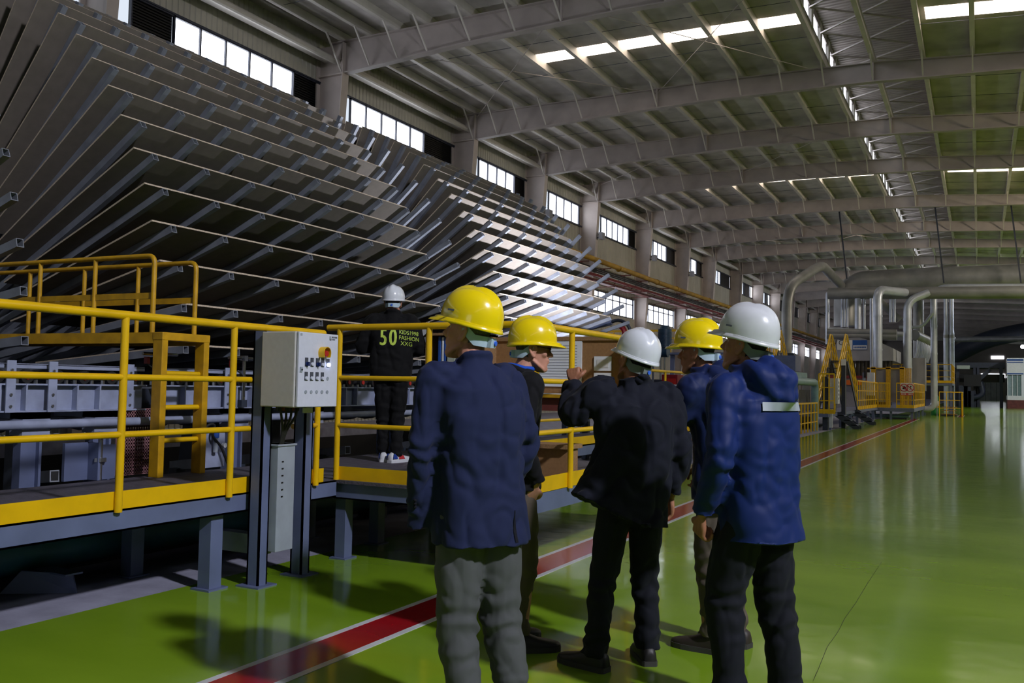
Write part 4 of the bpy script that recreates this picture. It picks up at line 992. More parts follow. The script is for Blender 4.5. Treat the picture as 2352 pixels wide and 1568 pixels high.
# ribbed filter drum
t = thing('filter_drum', 'beige ribbed filter drum with hanging ribs beside the press ducts', 'machine', (-4, 66, 0))
a, c = V(2100, 769, 64.), V(2132, 784, 68.); MB().tube([a, c], .34, 18).build('drum', 'duct_old', t, 40)
for i in range(9):
    p = a.lerp(c, (i+.5)/9); MB().tube(rounded([p+Vector((.1, 0, -.25)), p+Vector((.16, 0, -.9)), p+Vector((.0, 0, -1.5))], .3), .06, 8).build('rib_hose', 'duct', t, 40)
p = a.lerp(c, .5); MB().box((p.x-.6, p.y-1.9, 1.6), (p.x+.3, p.y-.05, p.z-1.4)).build('housing', 'press_grey', t)
for dx, dy in ((-.5, -1.8), (.2, -1.8), (.2, -.15)): MB().box((p.x+dx-.05, p.y+dy-.05, 0), (p.x+dx+.05, p.y+dy+.05, 1.6)).build('leg', 'frame_steel', t)
t = thing('upper_platform', 'upper service platform with yellow rails and ladder behind the gas cylinder', 'platform', (-3.4, 68, 0))
MB().box((-5.6, 66.2, 2.0), (-1.6, 72., 2.15)).build('deck', 'frame_steel', t)
for x, y in ((-5.4, 66.3), (-1.7, 66.3), (-1.7, 71.8)): MB().box((x-.07, y-.07, 0), (x+.07, y+.07, 2.)).build('leg', 'frame_steel', t)
fence(t, (-5.5, 66.15), (-1.65, 66.15), 2.15, 3.4, 5); fence(t, (-1.62, 66.15), (-1.62, 72.), 2.15, 3.4, 4)
for x in (-4.55, -4.25): MB().bar((x, 66., 3.), (x, 66., 6.), .05, .05).build('ladder_stile', 'yellow', t)
for i in range(7): MB().bar((-4.55, 66., 3.2+.4*i), (-4.25, 66., 3.2+.4*i), .035, .035).build('rung', 'yellow', t)
t = thing('gas_cylinder', 'green gas cylinder with paper labels standing on the floor', 'gas cylinder', (-2.5, 65.5, 0))
p = V(2147, 947, 65.5); x = p.x
MB().tube([(x, 65.5, 0), (x, 65.5, 1.2), (x, 65.5, 1.38), (x, 65.5, 1.46)], [.24, .24, .16, .06], 18).build('body', 'gas_green', t, 40)
MB().cyl((x, 65.5, 1.46), (x, 65.5, 1.6), .05, 10).build('valve', 'raw_steel', t); MB().tube([(x, 65.5, .62), (x, 65.5, .95)], .243, 18).build('paper_label', 'sign_white', t, 40)
MB().tube([(x, 65.5, .5), (x, 65.5, .62)], .243, 18).build('yellow_label', 'yellow', t, 40)
t = thing('floor_stair', 'small yellow fenced steps at the foot of the paired stacks', 'stairs', (-1.6, 64, 0))
fence(t, (-2.3, 63.6), (-1.05, 63.6), .0, 1.55, 3, toe=False); fence(t, (-1.05, 63.6), (-1.0, 67.), .0, 1.55, 3, toe=False)
for i in range(3): MB().box((-2.2, 64.+.3*i, .22*i+.1), (-1.3, 64.3+.3*i, .22*i+.15)).build('tread', 'chipboard', t)
MB().box((-2.2, 64., 0), (-1.3, 66., .1)).build('base', 'dark_steel', t)
MB().bar((-2.45, 63.9, .0), (-2.45, 63.9, 3.2), .06, .06).build('sign_pole', 'pale_steel', t); MB().box((-2.5, 63.85, 1.7), (-2.42, 63.9, 2.75)).build('red_banner', 'sign_red', t)
# ---------------------------------------------------------------- dark mezzanine and booth at the far end
MY = 112.
t = thing('dark_mezzanine', 'dark steel mezzanine with pipes and drives at the far end', 'mezzanine', (-1, MY, 0))
a, c = V(2192, 832, MY), V(2308, 840, MY); MB().box((a.x-3, MY, a.z-.6), (c.x, MY+6, a.z)).build('deck_girder', 'dark_steel', t)
a2 = V(2200, 858, MY); MB().box((a.x, MY+1, a2.z-.9), (c.x, MY+4, a2.z)).build('conveyor_body', 'black', t)
for px in (2200, 2240, 2246, 2300): p = V(px, 900, MY); MB().box((p.x-.17, MY, 0), (p.x+.17, MY+.4, a.z-.6)).build('column', 'dark_steel', t)
for px, w_, z0, z1 in ((2212, .9, 0, 2.4), (2222, .7, 0, 3.0), (2230, .6, 0, 1.8)):
    p = V(px, 900, MY-1); MB().box((p.x-w_/2, MY-1, z0), (p.x+w_/2, MY, z1)).build('drive_unit', 'dark_steel', t)
p = V(2228, 866, MY-1); MB().box((p.x-.6, MY-1.2, p.z-1.), (p.x+1.1, MY-.2, p.z+.3)).build('hopper', 'black', t)
MB().tube(rounded([(p.x+1., MY-.6, p.z-.5), (p.x+1.4, MY-.6, p.z-2.), (p.x-.5, MY-.6, p.z-2.4)], .8), .3, 10).build('chute', 'dark_steel', t, 40)
MB().bar(V(2250, 870, MY-.5), V(2275, 848, MY-.5), .4, .4).build('brace', 'dark_steel', t)
p = V(2216, 842, MY-1); MB().box((p.x-.8, MY-1., p.z-.25), (p.x+.5, MY-.8, p.z+.15)).build('pale_panel', 'folder_green', t)  # panel in a paler grey-green than the steel around it
a, c = V(2195, 779, MY+20), V(2352, 779, MY+20)
duct('long dim pipe crossing high before the far wall', [a, (c.x+3, MY+20, a.z)], .35, 'duct_old')
a, c = V(2262, 770, MY+40), V(2352, 752, MY+40)
duct('dark arched duct high before the far wall', [(a.x-5, MY+40, a.z-3.5), (a.x, MY+40, a.z-.6), (c.x, MY+40, c.z-.6), (c.x+2, MY+40, c.z-.6)], 1.3, 'dark_steel', 4.)
BY = 108.
a, c = V(2313, 822, BY), V(2345, 938, BY)
t = thing('control_booth', 'white control booth with blue stripes, glass wall and dark red base', 'booth', (a.x, BY, 0))
x1 = a.x+9
MB().box((a.x, BY, 0), (x1, BY+5, .9)).build('base', 'brownred', t)
MB().box((a.x, BY, .9), (x1, BY+5, 1.35)).build('lower_wall', 'booth', t)
MB().box((a.x+1.55, BY, 1.35), (x1, BY+5, a.z)).build('wall', 'booth', t)
MB().box((a.x, BY+.1, 1.35), (a.x+1.3, BY+5, 3.5)).build('glazing', 'glass', t)
for x in (a.x, a.x+.45, a.x+.9): MB().box((x, BY, 1.35), (x+.06, BY+.1, 3.6)).build('glazing_bar', 'booth', t)
MB().box((a.x+1.3, BY-.02, 1.2), (a.x+1.55, BY+.1, 3.7)).build('jamb', 'paper', t)
MB().box((a.x, BY-.05, 3.55), (a.x+1.55, BY+5, a.z)).build('fascia', 'booth', t)
for z0, z1 in ((5.05, 5.25), (4.85, 4.93), (3.62, 3.74)): MB().box((a.x, BY-.07, z0), (a.x+1.5, BY-.05, z1)).build('blue_stripe', 'sign_blue', t)
p = V(2349, 796, 150.); t = thing('far_lamp', 'bright white lamp hanging near the far wall', 'lamp', (p.x, 150., p.z))
bm = bmesh.new(); bmesh.ops.create_uvsphere(bm, u_segments=14, v_segments=8, radius=.3); me = bpy.data.meshes.new('bulb'); bm.to_mesh(me); bm.free(); me.materials.append(MATS['floodlamp'])
put('bulb', me, t, mx=Matrix.Translation(p)); MB().cyl(p+Vector((0, 0, .2)), (p.x, p.y, 12.), .02, 6).build('cord', 'cable', t)
# hangers of the ducts
for k, (px, py, Yh) in enumerate(((1945, 640, 63.), (2168, 650, 63.), (2345, 650, 63.))):
    p = V(px, py, Yh); o = MB().bar((p.x, Yh, p.z), (p.x-.5, Yh, lerp(BT, p.x-.5)+.33), .09, .09).build('duct_hanger', 'dark_steel'); tag(o, ('slanted steel hanger over the press duct elbow', 'slanted steel hanger above the floor duct elbow', 'slanted steel hanger above the control booth side')[k], 'hanger')
# ================================================================ people
def cloth(name, rgb, rough=.85, bump=.10, bscale=700., var=.10, sheen=.03):
    m = mat(name, rgb, rough, var=var, scale=3., bump=bump, bscale=bscale, spec=.25)
    m.node_tree.nodes['Principled BSDF'].inputs['Sheen Weight'].default_value = sheen
    return m
mat('skin', (196, 140, 118), .55, var=.10, scale=25, bump=.05, bscale=90)
mat('skin_tan', (160, 108, 82), .55, var=.10, scale=25, bump=.05, bscale=90)
mat('hair_grey', (96, 92, 90), .8, var=.4, scale=60, bump=.5, bscale=120)
mat('hair_black', (20, 18, 18), .7, var=.4, scale=60, bump=.5, bscale=120)
mat('helmet_yellow', (244, 214, 12), .22, var=.03, coat=.5)
mat('helmet_white', (226, 230, 240), .22, var=.03, coat=.5)
mat('helmet_white_used', (214, 216, 224), .3, var=.06, scale=14, coat=.3)
mat('headband', (176, 198, 214), .5)
mat('headband_grey', (120, 128, 126), .5)
mat('ratchet', (60, 110, 230), .35)
mat('eye', (225, 222, 218), .25); mat('iris', (30, 24, 22), .2)
mat('lens', (40, 36, 38), .08, spec=.8)
mat('reflective', (164, 172, 184), .4)
mat('print_lime', (200, 224, 90), .6)
cloth('wool_navy', (27, 35, 70)); cloth('coat_black', (17, 20, 34)); cloth('jacket_blue', (11, 35, 95), .6, .05, 500.); cloth('jacket_darkblue', (20, 34, 80), .6, .05, 500.)
cloth('jacket_black', (15, 15, 20)); cloth('shirt_blue', (30, 80, 190)); cloth('trouser_grey', (80, 82, 84)); cloth('trouser_brown', (92, 82, 74)); cloth('trouser_black', (20, 22, 32)); cloth('sweat_black', (13, 13, 16))
cloth('collar_dark', (14, 16, 26))
mat('shoe_black', (24, 22, 22), .5); mat('sole_grey', (58, 56, 56), .7); mat('shoe_brown', (46, 38, 34), .55); mat('shoe_white', (214, 216, 222), .5); mat('shoe_blue', (38, 66, 150), .5); mat('shoe_red', (196, 54, 60), .5)

def crom(pts, k=5):
    P = [Vector(p) for p in pts]; out = []
    for i in range(len(P)-1):
        a, b, c, d = P[max(i-1, 0)], P[i], P[i+1], P[min(i+2, len(P)-1)]
        for j in range(k):
            t = j/k; out.append(.5*((2*b)+(c-a)*t+(2*a-5*b+4*c-d)*t*t+(3*b-a-3*c+d)*t**3))
    out.append(P[-1]); return out
def rint(rs, k=5):
    out = []
    for i in range(len(rs)-1):
        for j in range(k):
            t = j/k; t = t*t*(3-2*t); out.append(rs[i]*(1-t)+rs[i+1]*t)
    out.append(rs[-1]); return out
def limb(mb, pts, rs, n=14, k=5, dome=True):
    P = crom(pts, k); Q = rint(list(rs), k)
    if dome:
        d0 = (P[0]-P[1]).normalized(); d1 = (P[-1]-P[-2]).normalized(); r0, r1 = Q[0], Q[-1]
        P = [P[0]+d0*(r0*.75), P[0]+d0*(r0*.5)]+P+[P[-1]+d1*(r1*.5), P[-1]+d1*(r1*.75)]
        Q = [r0*.3, r0*.8]+Q+[r1*.8, r1*.3]
    mb.tube(P, Q, n)
def ball(mb, c, r, n=10):
    c = Vector(c); rx, ry, rz = r if isinstance(r, tuple) else (r, r, r)
    rows = []
    for i in range(1, n):
        a = math.pi*i/n; rows.append([(c.x+rx*math.sin(a)*math.cos(2*math.pi*j/14), c.y+ry*math.sin(a)*math.sin(2*math.pi*j/14), c.z-rz*math.cos(a)) for j in range(14)])
    mb.rows(rows, True, True, True)
def rings(mb, rs, n=30):
    """rs: (cx, cy, z, rx, ry, exponent)"""
    out = []
    for cx, cy, z, rx, ry, e in rs:
        row = []
        for j in range(n):
            a = 2*math.pi*j/n; c, s_ = math.cos(a), math.sin(a)
            row.append((cx+rx*math.copysign(abs(c)**(2/e), c), cy+ry*math.copysign(abs(s_)**(2/e), s_), z))
        out.append(row)
    mb.rows(out, True, True, True)
def skinned(mb, voxel, smooth=3, fold=None):
    me = mb.mesh('tmp', 'skin'); o = bpy.data.objects.new('tmp', me); COL.objects.link(o)
    r = o.modifiers.new('r', 'REMESH'); r.mode = 'VOXEL'; r.voxel_size = voxel
    if smooth:
        s = o.modifiers.new('s', 'SMOOTH'); s.factor = .5; s.iterations = smooth
    dg = bpy.context.evaluated_depsgraph_get(); out = bpy.data.meshes.new_from_object(o.evaluated_get(dg))
    bpy.data.objects.remove(o); bpy.data.meshes.remove(me)
    if fold:
        co = [v.co.copy() for v in out.vertices]; nr = [v.normal.copy() for v in out.vertices]
        for v, p, q in zip(out.vertices, co, nr): v.co = p+q*fold(p)
    out.materials.clear(); out.polygons.foreach_set('use_smooth', [True]*len(out.polygons)); out.update()
    return out
def folds(amp, seed, centers=(), big=1.):
    sd = Vector((seed*7.1, seed*3.3, seed*1.7))
    def f(p):
        n0 = noise.noise(Vector((p.x*4, p.y*4, p.z*1.8))*big+sd*.5); n1 = noise.noise(Vector((p.x*6, p.y*6, p.z*3.4))*big+sd); n2 = noise.noise(Vector((p.x*9, p.y*9, p.z*8))*big-sd)
        d = amp*(.55*n0-.75*max(0., 1-5*abs(n1))-.35*max(0., 1-4*abs(n2)))
        for c, r, a, dirv in centers:
            q = p-Vector(c); l = q.length
            if l < r:
                w_ = (1-l/r); u = q.dot(Vector(dirv))
                d += a*w_*(math.sin(u*70+5*noise.noise(p*8+sd))*.75-.2)
        return d
    return f
def head_sections():
    return [(.000, .022, .080, .040), (.010, .036, .090, .025), (.028, .046, .094, .0), (.050, .053, .094, -.035), (.072, .058, .093, -.055), (.095, .063, .090, -.073), (.118, .068, .084, -.086), (.137, .0705, .083, -.092), (.158, .073, .089, -.096), (.180, .073, .086, -.094), (.203, .066, .073, -.084), (.222, .048, .048, -.060), (.233, .022, .018, -.028)]
def head_parts(mb, hm):
    h = MB(); out = []
    for z, wx, fr, bk in head_sections():
        row = []; mid = (fr+bk)/2; half = (fr-bk)/2
        for j in range(26):
            a = 2*math.pi*j/26; c, s_ = math.cos(a), math.sin(a)
            tap = 1-.16*max(0, s_)*(1 if z < .11 else .5)
            row.append((wx*tap*math.copysign(abs(c)**.9, c), mid+half*math.copysign(abs(s_)**.92, s_), z))
        out.append(row)
    h.rows(out, True, True, True)
    limb(h, [(0, .080, .140), (0, .098, .118), (0, .112, .100)], [.007, .010, .0125], 10, 3)
    for sx in (-1, 1):
        ball(h, (sx*.012, .099, .096), .0095, 6)
        ball(h, (sx*.043, .058, .103), (.018, .022, .022), 8)
        limb(h, [(sx*.012, .090, .152), (sx*.034, .086, .155), (sx*.055, .068, .150)], [.008, .009, .007], 8, 3)
        limb(h, [(sx*.062, .0, .06), (sx*.05, .045, .03), (sx*.02, .075, .012)], [.008, .010, .012], 8, 3)
        # ear: rim and lobe
        e = [(sx*.074, .014, .112), (sx*.083, .006, .138), (sx*.089, -.014, .146), (sx*.091, -.030, .130), (sx*.087, -.025, .104), (sx*.079, -.004, .080), (sx*.073, .009, .085)]
        limb(h, e, [.006, .0065, .007, .007, .0065, .0085, .006], 8, 3)
        ball(h, (sx*.076, -.008, .113), (.0075, .020, .028), 8)
    limb(h, [(-.023, .086, .070), (0, .098, .0735), (.023, .086, .070)], [.004, .0068, .004], 8, 3)
    limb(h, [(-.020, .086, .060), (0, .097, .0605), (.020, .086, .060)], [.004, .0072, .004], 8, 3)
    ball(h, (0, .083, .022), (.022, .016, .018), 8)
    mb.add(h.v, h.f, 0, hm)
def hat_mesh(white):
    b = MB(); NA = 64; rows = []
    L, W_, H = .138, .114, .130
    def ridge(x, y, t):
        top = max(0., 1-t*1.15)
        r = .011*math.exp(-(x/.020)**2)*min(1, top*3)
        r -= .004*math.exp(-((abs(x)-.036)/.007)**2)*min(1, top*3)
        return r
    nt = 16
    for i in range(1, nt+1):
        t = i/nt; rad = math.sin(t*math.pi/2)**.78; z = H*max(0., math.cos(t*math.pi/2))**.92; rad *= 1-.05*max(0, 1-z/.03)*0
        row = []
        for j in range(NA):
            a = 2*math.pi*j/NA; x = W_*rad*math.cos(a); y = L*rad*math.sin(a)
            row.append((x, y, z+ridge(x, y, t)))
        rows.append(row)
    # rim roll and brim; rim droops at the sides and the back, rises over the face
    def rim(a): return -.012-.010*max(0, -math.sin(a))
    for f, dz in ((1.0, 0.), (1.022, -.001), (1.028, -.008), (1.045, -.010), (1.055, -.017), (1.035, -.020), (.985, -.016)):
        row = []
        for j in range(NA):
            a = 2*math.pi*j/NA; s_ = max(0, math.sin(a)); br = s_**2.2
            ext = .052*br*max(0, (f-1.0))/.055
            x = W_*f*math.cos(a); y = L*f*math.sin(a)+ext
            row.append((x, y, rim(a)*(1 if f > .99 else .8)+dz-ext*.28+.008*br))
        rows.append(row)
    for f in (.95, .9):
        rows.append([(W_*f*math.cos(2*math.pi*j/NA), L*f*math.sin(2*math.pi*j/NA), .0) for j in range(NA)])
    for i in range(1, 8):
        t = i/8; rows.append([(W_*.9*(1-t)*math.cos(2*math.pi*j/NA), L*.9*(1-t)*math.sin(2*math.pi*j/NA), (H-.02)*math.sin(t*math.pi/2)**.8) for j in range(NA)])
    b.rows(rows, True, True, True)
    return b
def hat(person, hm, white, band='headband', badge=True, scale=1.):
    m4 = hm @ Matrix.Translation((0, -.006, .174)) @ Matrix.Rotation(R(4), 4, 'X') @ Matrix.Scale(scale, 4)
    b = hat_mesh(white); q = MB(); q.add(b.v, b.f, 0, m4)
    ho = q.build('hard_hat', white, person, 60)
    ho['label'] = 'glossy white hard hat' if 'white' in white else 'glossy yellow hard hat'
    # suspension band round the back of the head with its ratchet
    b = MB(); rows = []
    for zz, o in ((-.104, .0), (-.060, .0), (-.060, -.004), (-.104, -.004)):
        rows.append([(m4 @ Vector(((.083+o)*math.cos(R(a)), -.004+(.104+o)*math.sin(R(a)), zz+.018*max(0, math.cos(R(a+90)))*0+(.050 if a in (180, 360) else (.024 if a in (196, 344) else 0))))) for a in (180, 196, 214, 230, 246, 258, 270, 282, 294, 310, 326, 344, 360)])
    rows.append(rows[0]); b.rows(rows, False); b.build('headband', band, ho, 60)
    b = MB(); b.cbox((0, -.112, -.082), (.05, .016, .040), 0, m4); b.build('ratchet_box', band, ho)
    b = MB(); b.cyl(m4 @ Vector((.012, -.119, -.082)), m4 @ Vector((.012, -.127, -.082)), .0105, 12); b.build('ratchet_knob', 'ratchet', ho, 40)
    if badge:
        b = MB()
        for sx in (-1, 1): b.cbox((sx*.0975, .073, .022), (.004, .026, .008), 0, m4 @ Matrix.Rotation(sx*R(-14), 4, 'Z'))
        b.build('badge', 'sign_dark', ho)
    return ho
def hair(person, hm, m, low=.045, sides=True):
    b = MB(); rows = []
    secs = [s for s in head_sections() if s[0] >= low]
    for z, wx, fr, bk in secs:
        mid = (fr+bk)/2; half = (fr-bk)/2; row = []
        lim = 56 if z < .09 else (62 if z < .13 else (80 if z < .15 else 150)); inset = 1.0
        for j in range(25):
            a = R(270-lim+2*lim*j/24); g = 1.045
            row.append(hm @ Vector(((wx*g+.003)*math.cos(a), mid+(half*g+.003)*math.sin(a), z)))
        rows.append(row)
    b.rows(rows, False); return b.build('hair', m, person, 60)
def hand(mb, w, d, nrm, side, curl=.5, s=1.):
    """w wrist, d direction of the fingers, nrm back of the hand, side +1 thumb towards d x nrm"""
    w = Vector(w); d = Vector(d).normalized(); nrm = Vector(nrm); nrm = (nrm-d*nrm.dot(d)).normalized(); sd = d.cross(nrm)*side
    for k in (-1, -.33, .33, 1): limb(mb, [w, w+d*.045*s+sd*k*.022*s, w+d*.085*s+sd*k*.030*s], [.017*s, .0155*s, .0125*s], 8, 3)
    for k, L in ((-1, .062), (-.34, .078), (.34, .083), (1, .074)):
        p = w+d*.088*s+sd*k*.031*s; dd = d.copy(); pts = [p]; ax = d.cross(nrm)
        for q in (.45, .32, .23):
            dd = (Matrix.Rotation(-curl*1.25, 3, ax) @ dd); p = p+dd*L*q*s*1.15; pts.append(p)
        limb(mb, pts, [.0098*s, .0094*s, .0088*s, .0078*s], 8, 3)
    p = w+d*.028*s+sd*.026*s; q = p+(d*.55+sd*.8)*.034*s; r = q+(d*.9+sd*.25-nrm*curl*.8).normalized()*.032*s; e = r+(d*.8-nrm*curl-sd*.2).normalized()*.026*s
    limb(mb, [p, q, r, e], [.0135*s, .0125*s, .0108*s, .009*s], 8, 3)
def shoe(person, ank, yaw, up, sole, s=1., stripe=None):
    m4 = Matrix.Translation((ank[0], ank[1], 0)) @ Matrix.Rotation(yaw, 4, 'Z') @ Matrix.Scale(s, 4)
    prof = [(-.088, .024, .060), (-.078, .034, .085), (-.045, .038, .102), (.0, .039, .106), (.04, .042, .088), (.09, .047, .066), (.135, .047, .056), (.175, .040, .048), (.198, .026, .040), (.206, .012, .034)]
    b = MB(); rows = []
    for y, w_, h in prof:
        rows.append([(w_*1.0*math.copysign(abs(math.cos(a))**.7, math.cos(a)), y, .022+(h-.022)*max(0, math.sin(a))**.75) for a in [math.pi*j/14 for j in range(15)]])
    b2 = MB(); b2.rows(rows, False, False, False); n = 15
    b2.f.append(tuple(range(n))[::-1]); b2.m.append(0); b2.f.append(tuple(range((len(prof)-1)*n, len(prof)*n))); b2.m.append(0)
    q = MB(); q.add(b2.v, b2.f, 0, m4); so = q.build('shoe', up, person, 50)
    out = [(w_+.005, y) for y, w_, h in prof]; poly = [(x, y-.002 if i == 0 else y, 0) for i, (x, y) in enumerate(out)]+[(-x, y, 0) for x, y in reversed(out)]
    b = MB(); b.prism(poly, (0, 0, .026)); q = MB(); q.add(b.v, b.f, 0, m4); q.build('sole', sole, so)
    if stripe:
        for mm, y0, y1, z0, z1 in stripe:
            b = MB()
            for sx in (-1, 1): b.prism([(sx*.0435, y0, z0), (sx*.046, y1, z0), (sx*.040, y1-.02, z1), (sx*.038, y0+.01, z1)], (sx*.003, 0, 0))
            q = MB(); q.add(b.v, b.f, 0, m4); q.build('shoe_panel', mm, so)
    return so
def surf_strip(me, pts_rays, off=.004):
    """project a grid of rays (origin, direction) on a mesh; returns rows"""
    bv = BVHTree.FromPolygons([v.co for v in me.vertices], [p.vertices for p in me.polygons]); rows = []
    for row in pts_rays:
        r = []
        for o, d in row:
            h = bv.ray_cast(Vector(o), Vector(d))
            r.append(h[0]-Vector(d).normalized()*off if h[0] is not None else Vector(o)+Vector(d)*.3)
        rows.append(r)
    return rows

def person(pos, az, label, h, P):
    """local frame: +y is where the body faces, x to its right"""
    root = thing('person', label, 'person', pos)
    root.rotation_euler = (0, 0, R(az-90)); LOCAL.add(root.name)
    k = h/1.76
    nk = Vector(P.get('neck', (0, .03, 1.475)))*k; hp = Vector(P.get('hip', (0, 0, .93)))*k
    hm = Matrix.Translation(nk+Vector(P.get('headoff', (0, .035, .022)))*k) @ Matrix.Rotation(R(P.get('hyaw', 0)), 4, 'Z') @ Matrix.Rotation(R(P.get('hpitch', 0)), 4, 'X') @ Matrix.Rotation(R(P.get('hroll', 0)), 4, 'Y') @ Matrix.Scale(k, 4)
    sh = {}; A = {}
    tw = R(P.get('twist', 0))
    for s, n in ((-1, 'L'), (1, 'R')):
        o = Matrix.Rotation(tw, 3, 'Z') @ Vector((s*P.get('shw', .178), 0, 0))
        sh[n] = Vector(P['sh'+n])*k if 'sh'+n in P else nk+(o+Vector((0, -.02, -.055)))*k
        A[n] = [sh[n], Vector(P['el'+n])*k, Vector(P['wr'+n])*k]
    ank = {n: Vector(P['an'+n])*k for n in 'LR'}
    hipj = {n: hp+Vector((s*.085, 0, -.02))*k for s, n in ((-1, 'L'), (1, 'R'))}
    kn = {n: Vector(P['kn'+n])*k if 'kn'+n in P else hipj[n].lerp(ank[n], .52)+Vector((0, .025, 0))*k for n in 'LR'}
    # ---- body
    b = MB(); head_parts(b, hm)
    limb(b, [nk+Vector((0, -.035, -.08))*k, nk+Vector((0, -.02, .0))*k, hm @ Vector((0, -.022, .055)), hm @ Vector((0, -.02, .10))], [.062*k, .058*k, .055*k, .05*k], 14, 3)
    limb(b, [hp, hp.lerp(nk, .5), nk+Vector((0, -.03, -.12))*k], [.10*k, .10*k, .07*k], 14, 3)
    for s, n in ((-1, 'L'), (1, 'R')):
        limb(b, [nk+Vector((0, -.03, -.13))*k]+A[n], [.05*k, .032*k, .028*k, .023*k], 10, 4)
        limb(b, [hipj[n], kn[n], ank[n]+Vector((0, 0, .09))*k], [.075*k, .052*k, .038*k], 10, 4)
        limb(b, [ank[n]+Vector((0, 0, .10))*k, ank[n]+Vector((0, 0, .05))*k], [.036*k, .036*k], 10, 3)
        d, nr, curl = P.get('hand'+n, ((0, .1, -1), (-1 if n == 'L' else 1, 0, 0), .5))
        hand(b, A[n][2]+Vector(d).normalized()*.012*k, d, nr, (1 if n == 'L' else -1)*P.get('thumb'+n, 1), curl, k)
    me = skinned(b, .0060, 2); me.materials.append(MATS[P.get('skin', 'skin')]); put('body', me, root)
    for s in (-1, 1):
        e = MB(); ball(e, (s*.030, .0625, .131), .0125, 8); q = MB(); q.add(e.v, e.f, 0, hm); eo = q.build('eye', 'eye', root, 60)
        e = MB(); ball(e, (s*.030, .0735, .131), (.0055, .003, .0055), 6); q = MB(); q.add(e.v, e.f, 0, hm); q.build('iris', 'iris', eo, 60)
    hair(root, hm, P['hair'], P.get('hairlow', .05))
    hat(root, hm, P['hat'], P.get('band', 'headband'), P.get('badge', True))
    # ---- trousers
    b = MB(); wz = hp.z+.10*k
    rings(b, [(hp.x, hp.y, wz, .155*k, .115*k, 2.3), (hp.x, hp.y-.005, hp.z, .172*k, .125*k, 2.3), (hp.x, hp.y-.01, hp.z-.06*k, .172*k, .125*k, 2.4), (hp.x, hp.y, hp.z-.10*k, .15*k, .105*k, 2.5)])
    lr = P.get('legr', (.098, .092, .076, .066, .066))
    for n in 'LR':
        a = ank[n]+Vector((0, -.012, .075))*k; m1 = kn[n].lerp(a, .55)+Vector((0, -.012, 0))
        limb(b, [hipj[n]+Vector((0, 0, -.02)), hipj[n].lerp(kn[n], .45)+Vector((0, .005, 0)), kn[n], m1, a], [lr[0]*k, lr[1]*k, lr[2]*k, lr[3]*k, lr[4]*k], 18, 6, False)
    cs = [(kn[n]+Vector((0, -.05, -.02)), .22*k, .010, (0, .15, 1)) for n in 'LR'] + [(ank[n]+Vector((0, 0, .12)), .17*k, .016, (0, .2, 1)) for n in 'LR'] + [(hp+Vector((0, -.1, -.14)), .2*k, .008, (.3, 0, 1))]
    me = skinned(b, .0095, 3, folds(.012, h*10, cs)); me.materials.append(MATS[P['trouser']]); put('trousers', me, root)
    # ---- jacket
    b = MB(); hz = P['hem']*k; J = P.get('jr', {})
    hx, hy = P.get('hemoff', (0, 0))
    def sp(z):                                       # spine centre at height z
        t = (z-hp.z)/(nk.z-hp.z); c = hp.lerp(nk, t); t2 = max(0, min(1, t)); return c.x, c.y-.02*math.sin(t2*math.pi)*k-(.030*k*t2)
    f = P.get('bulk', 1.)
    sec = [(hz, J.get('hem', .205), J.get('hemd', .15)), (hz+.10, J.get('hip', .198), .145), (1.02*k, J.get('waist', .18), .13), (1.16*k, .19, .135), (1.28*k, .205, .14), (1.38*k, .205, .132), (nk.z-.075*k, .185, .115), (nk.z-.035*k, .135, .092), (nk.z+.0*k, .088, .080), (nk.z+.028*k, .072, .070)]
    rr = []
    for z, rx, ry in sec:
        cx, cy = sp(z); wgt = max(0, 1-(z-hz)/(.45*k)); rr.append((cx+hx*wgt, cy+hy*wgt, z, rx*k*f, ry*k*f, 2.5))
    rings(b, rr, 40)
    if P.get('hemtilt'):
        b.v = [(x, y, z+P['hemtilt']*max(0, -x)*max(0, 1-(z-hz)/(.30*k))) for x, y, z in b.v]
    sl = P.get('sleeve', (.078, .064, .056, .048))
    for s, n in ((-1, 'L'), (1, 'R')):
        inn = sh[n]+Vector((-s*.06, 0, -.01))*k
        w2 = A[n][1].lerp(A[n][2], P.get('slen', .97))
        limb(b, [inn, sh[n]+Vector((s*.012, 0, -.012))*k, A[n][0].lerp(A[n][1], .55)+Vector((s*.006, -.004, 0)), A[n][1], A[n][1].lerp(w2, .5), w2], [.085*k*f, sl[0]*k*f, sl[1]*k*f, sl[2]*k*f, (sl[2]+sl[3])/2*k*f, sl[3]*k*f], 18, 5, False)
    if P.get('collar'):
        tops, rad, up = P['collar']
        ring = [nk+Vector((.072*math.cos(R(a))*k, -.030*k+.070*math.sin(R(a))*k, (up+.028*max(0, -math.sin(R(a))))*k)) for a in range(-250, 71, 20)]
        limb(b, ring, [rad*k]*len(ring), 10, 2)
    if P.get('hood'):
        dz, dr = P['hood']
        ring = []; rad = []
        for a in range(-235, 56, 15):
            t = max(0, -math.sin(R(a))); ring.append(nk+Vector(((.088+.03*t)*math.cos(R(a))*k, (-.02+(.085+.075*t)*math.sin(R(a)))*k, (.035-.005*t-dz*t*t)*k))); rad.append((.026+dr*t*t)*k)
        limb(b, ring, rad, 14, 3)
        limb(b, [nk+Vector((0, -.085, .055))*k, nk+Vector((0, -.15, .0))*k, nk+Vector((0, -.205, -.085-dz*.4))*k], [.05*k, .066*k, .035*k], 14, 4)
        for sx in (-1, 1): limb(b, [nk+Vector((sx*.075, -.05, .05))*k, nk+Vector((sx*.08, -.125, .0))*k, nk+Vector((sx*.05, -.19, -.07-dz*.4))*k], [.035*k, .052*k, .03*k], 12, 4)
    cs = []
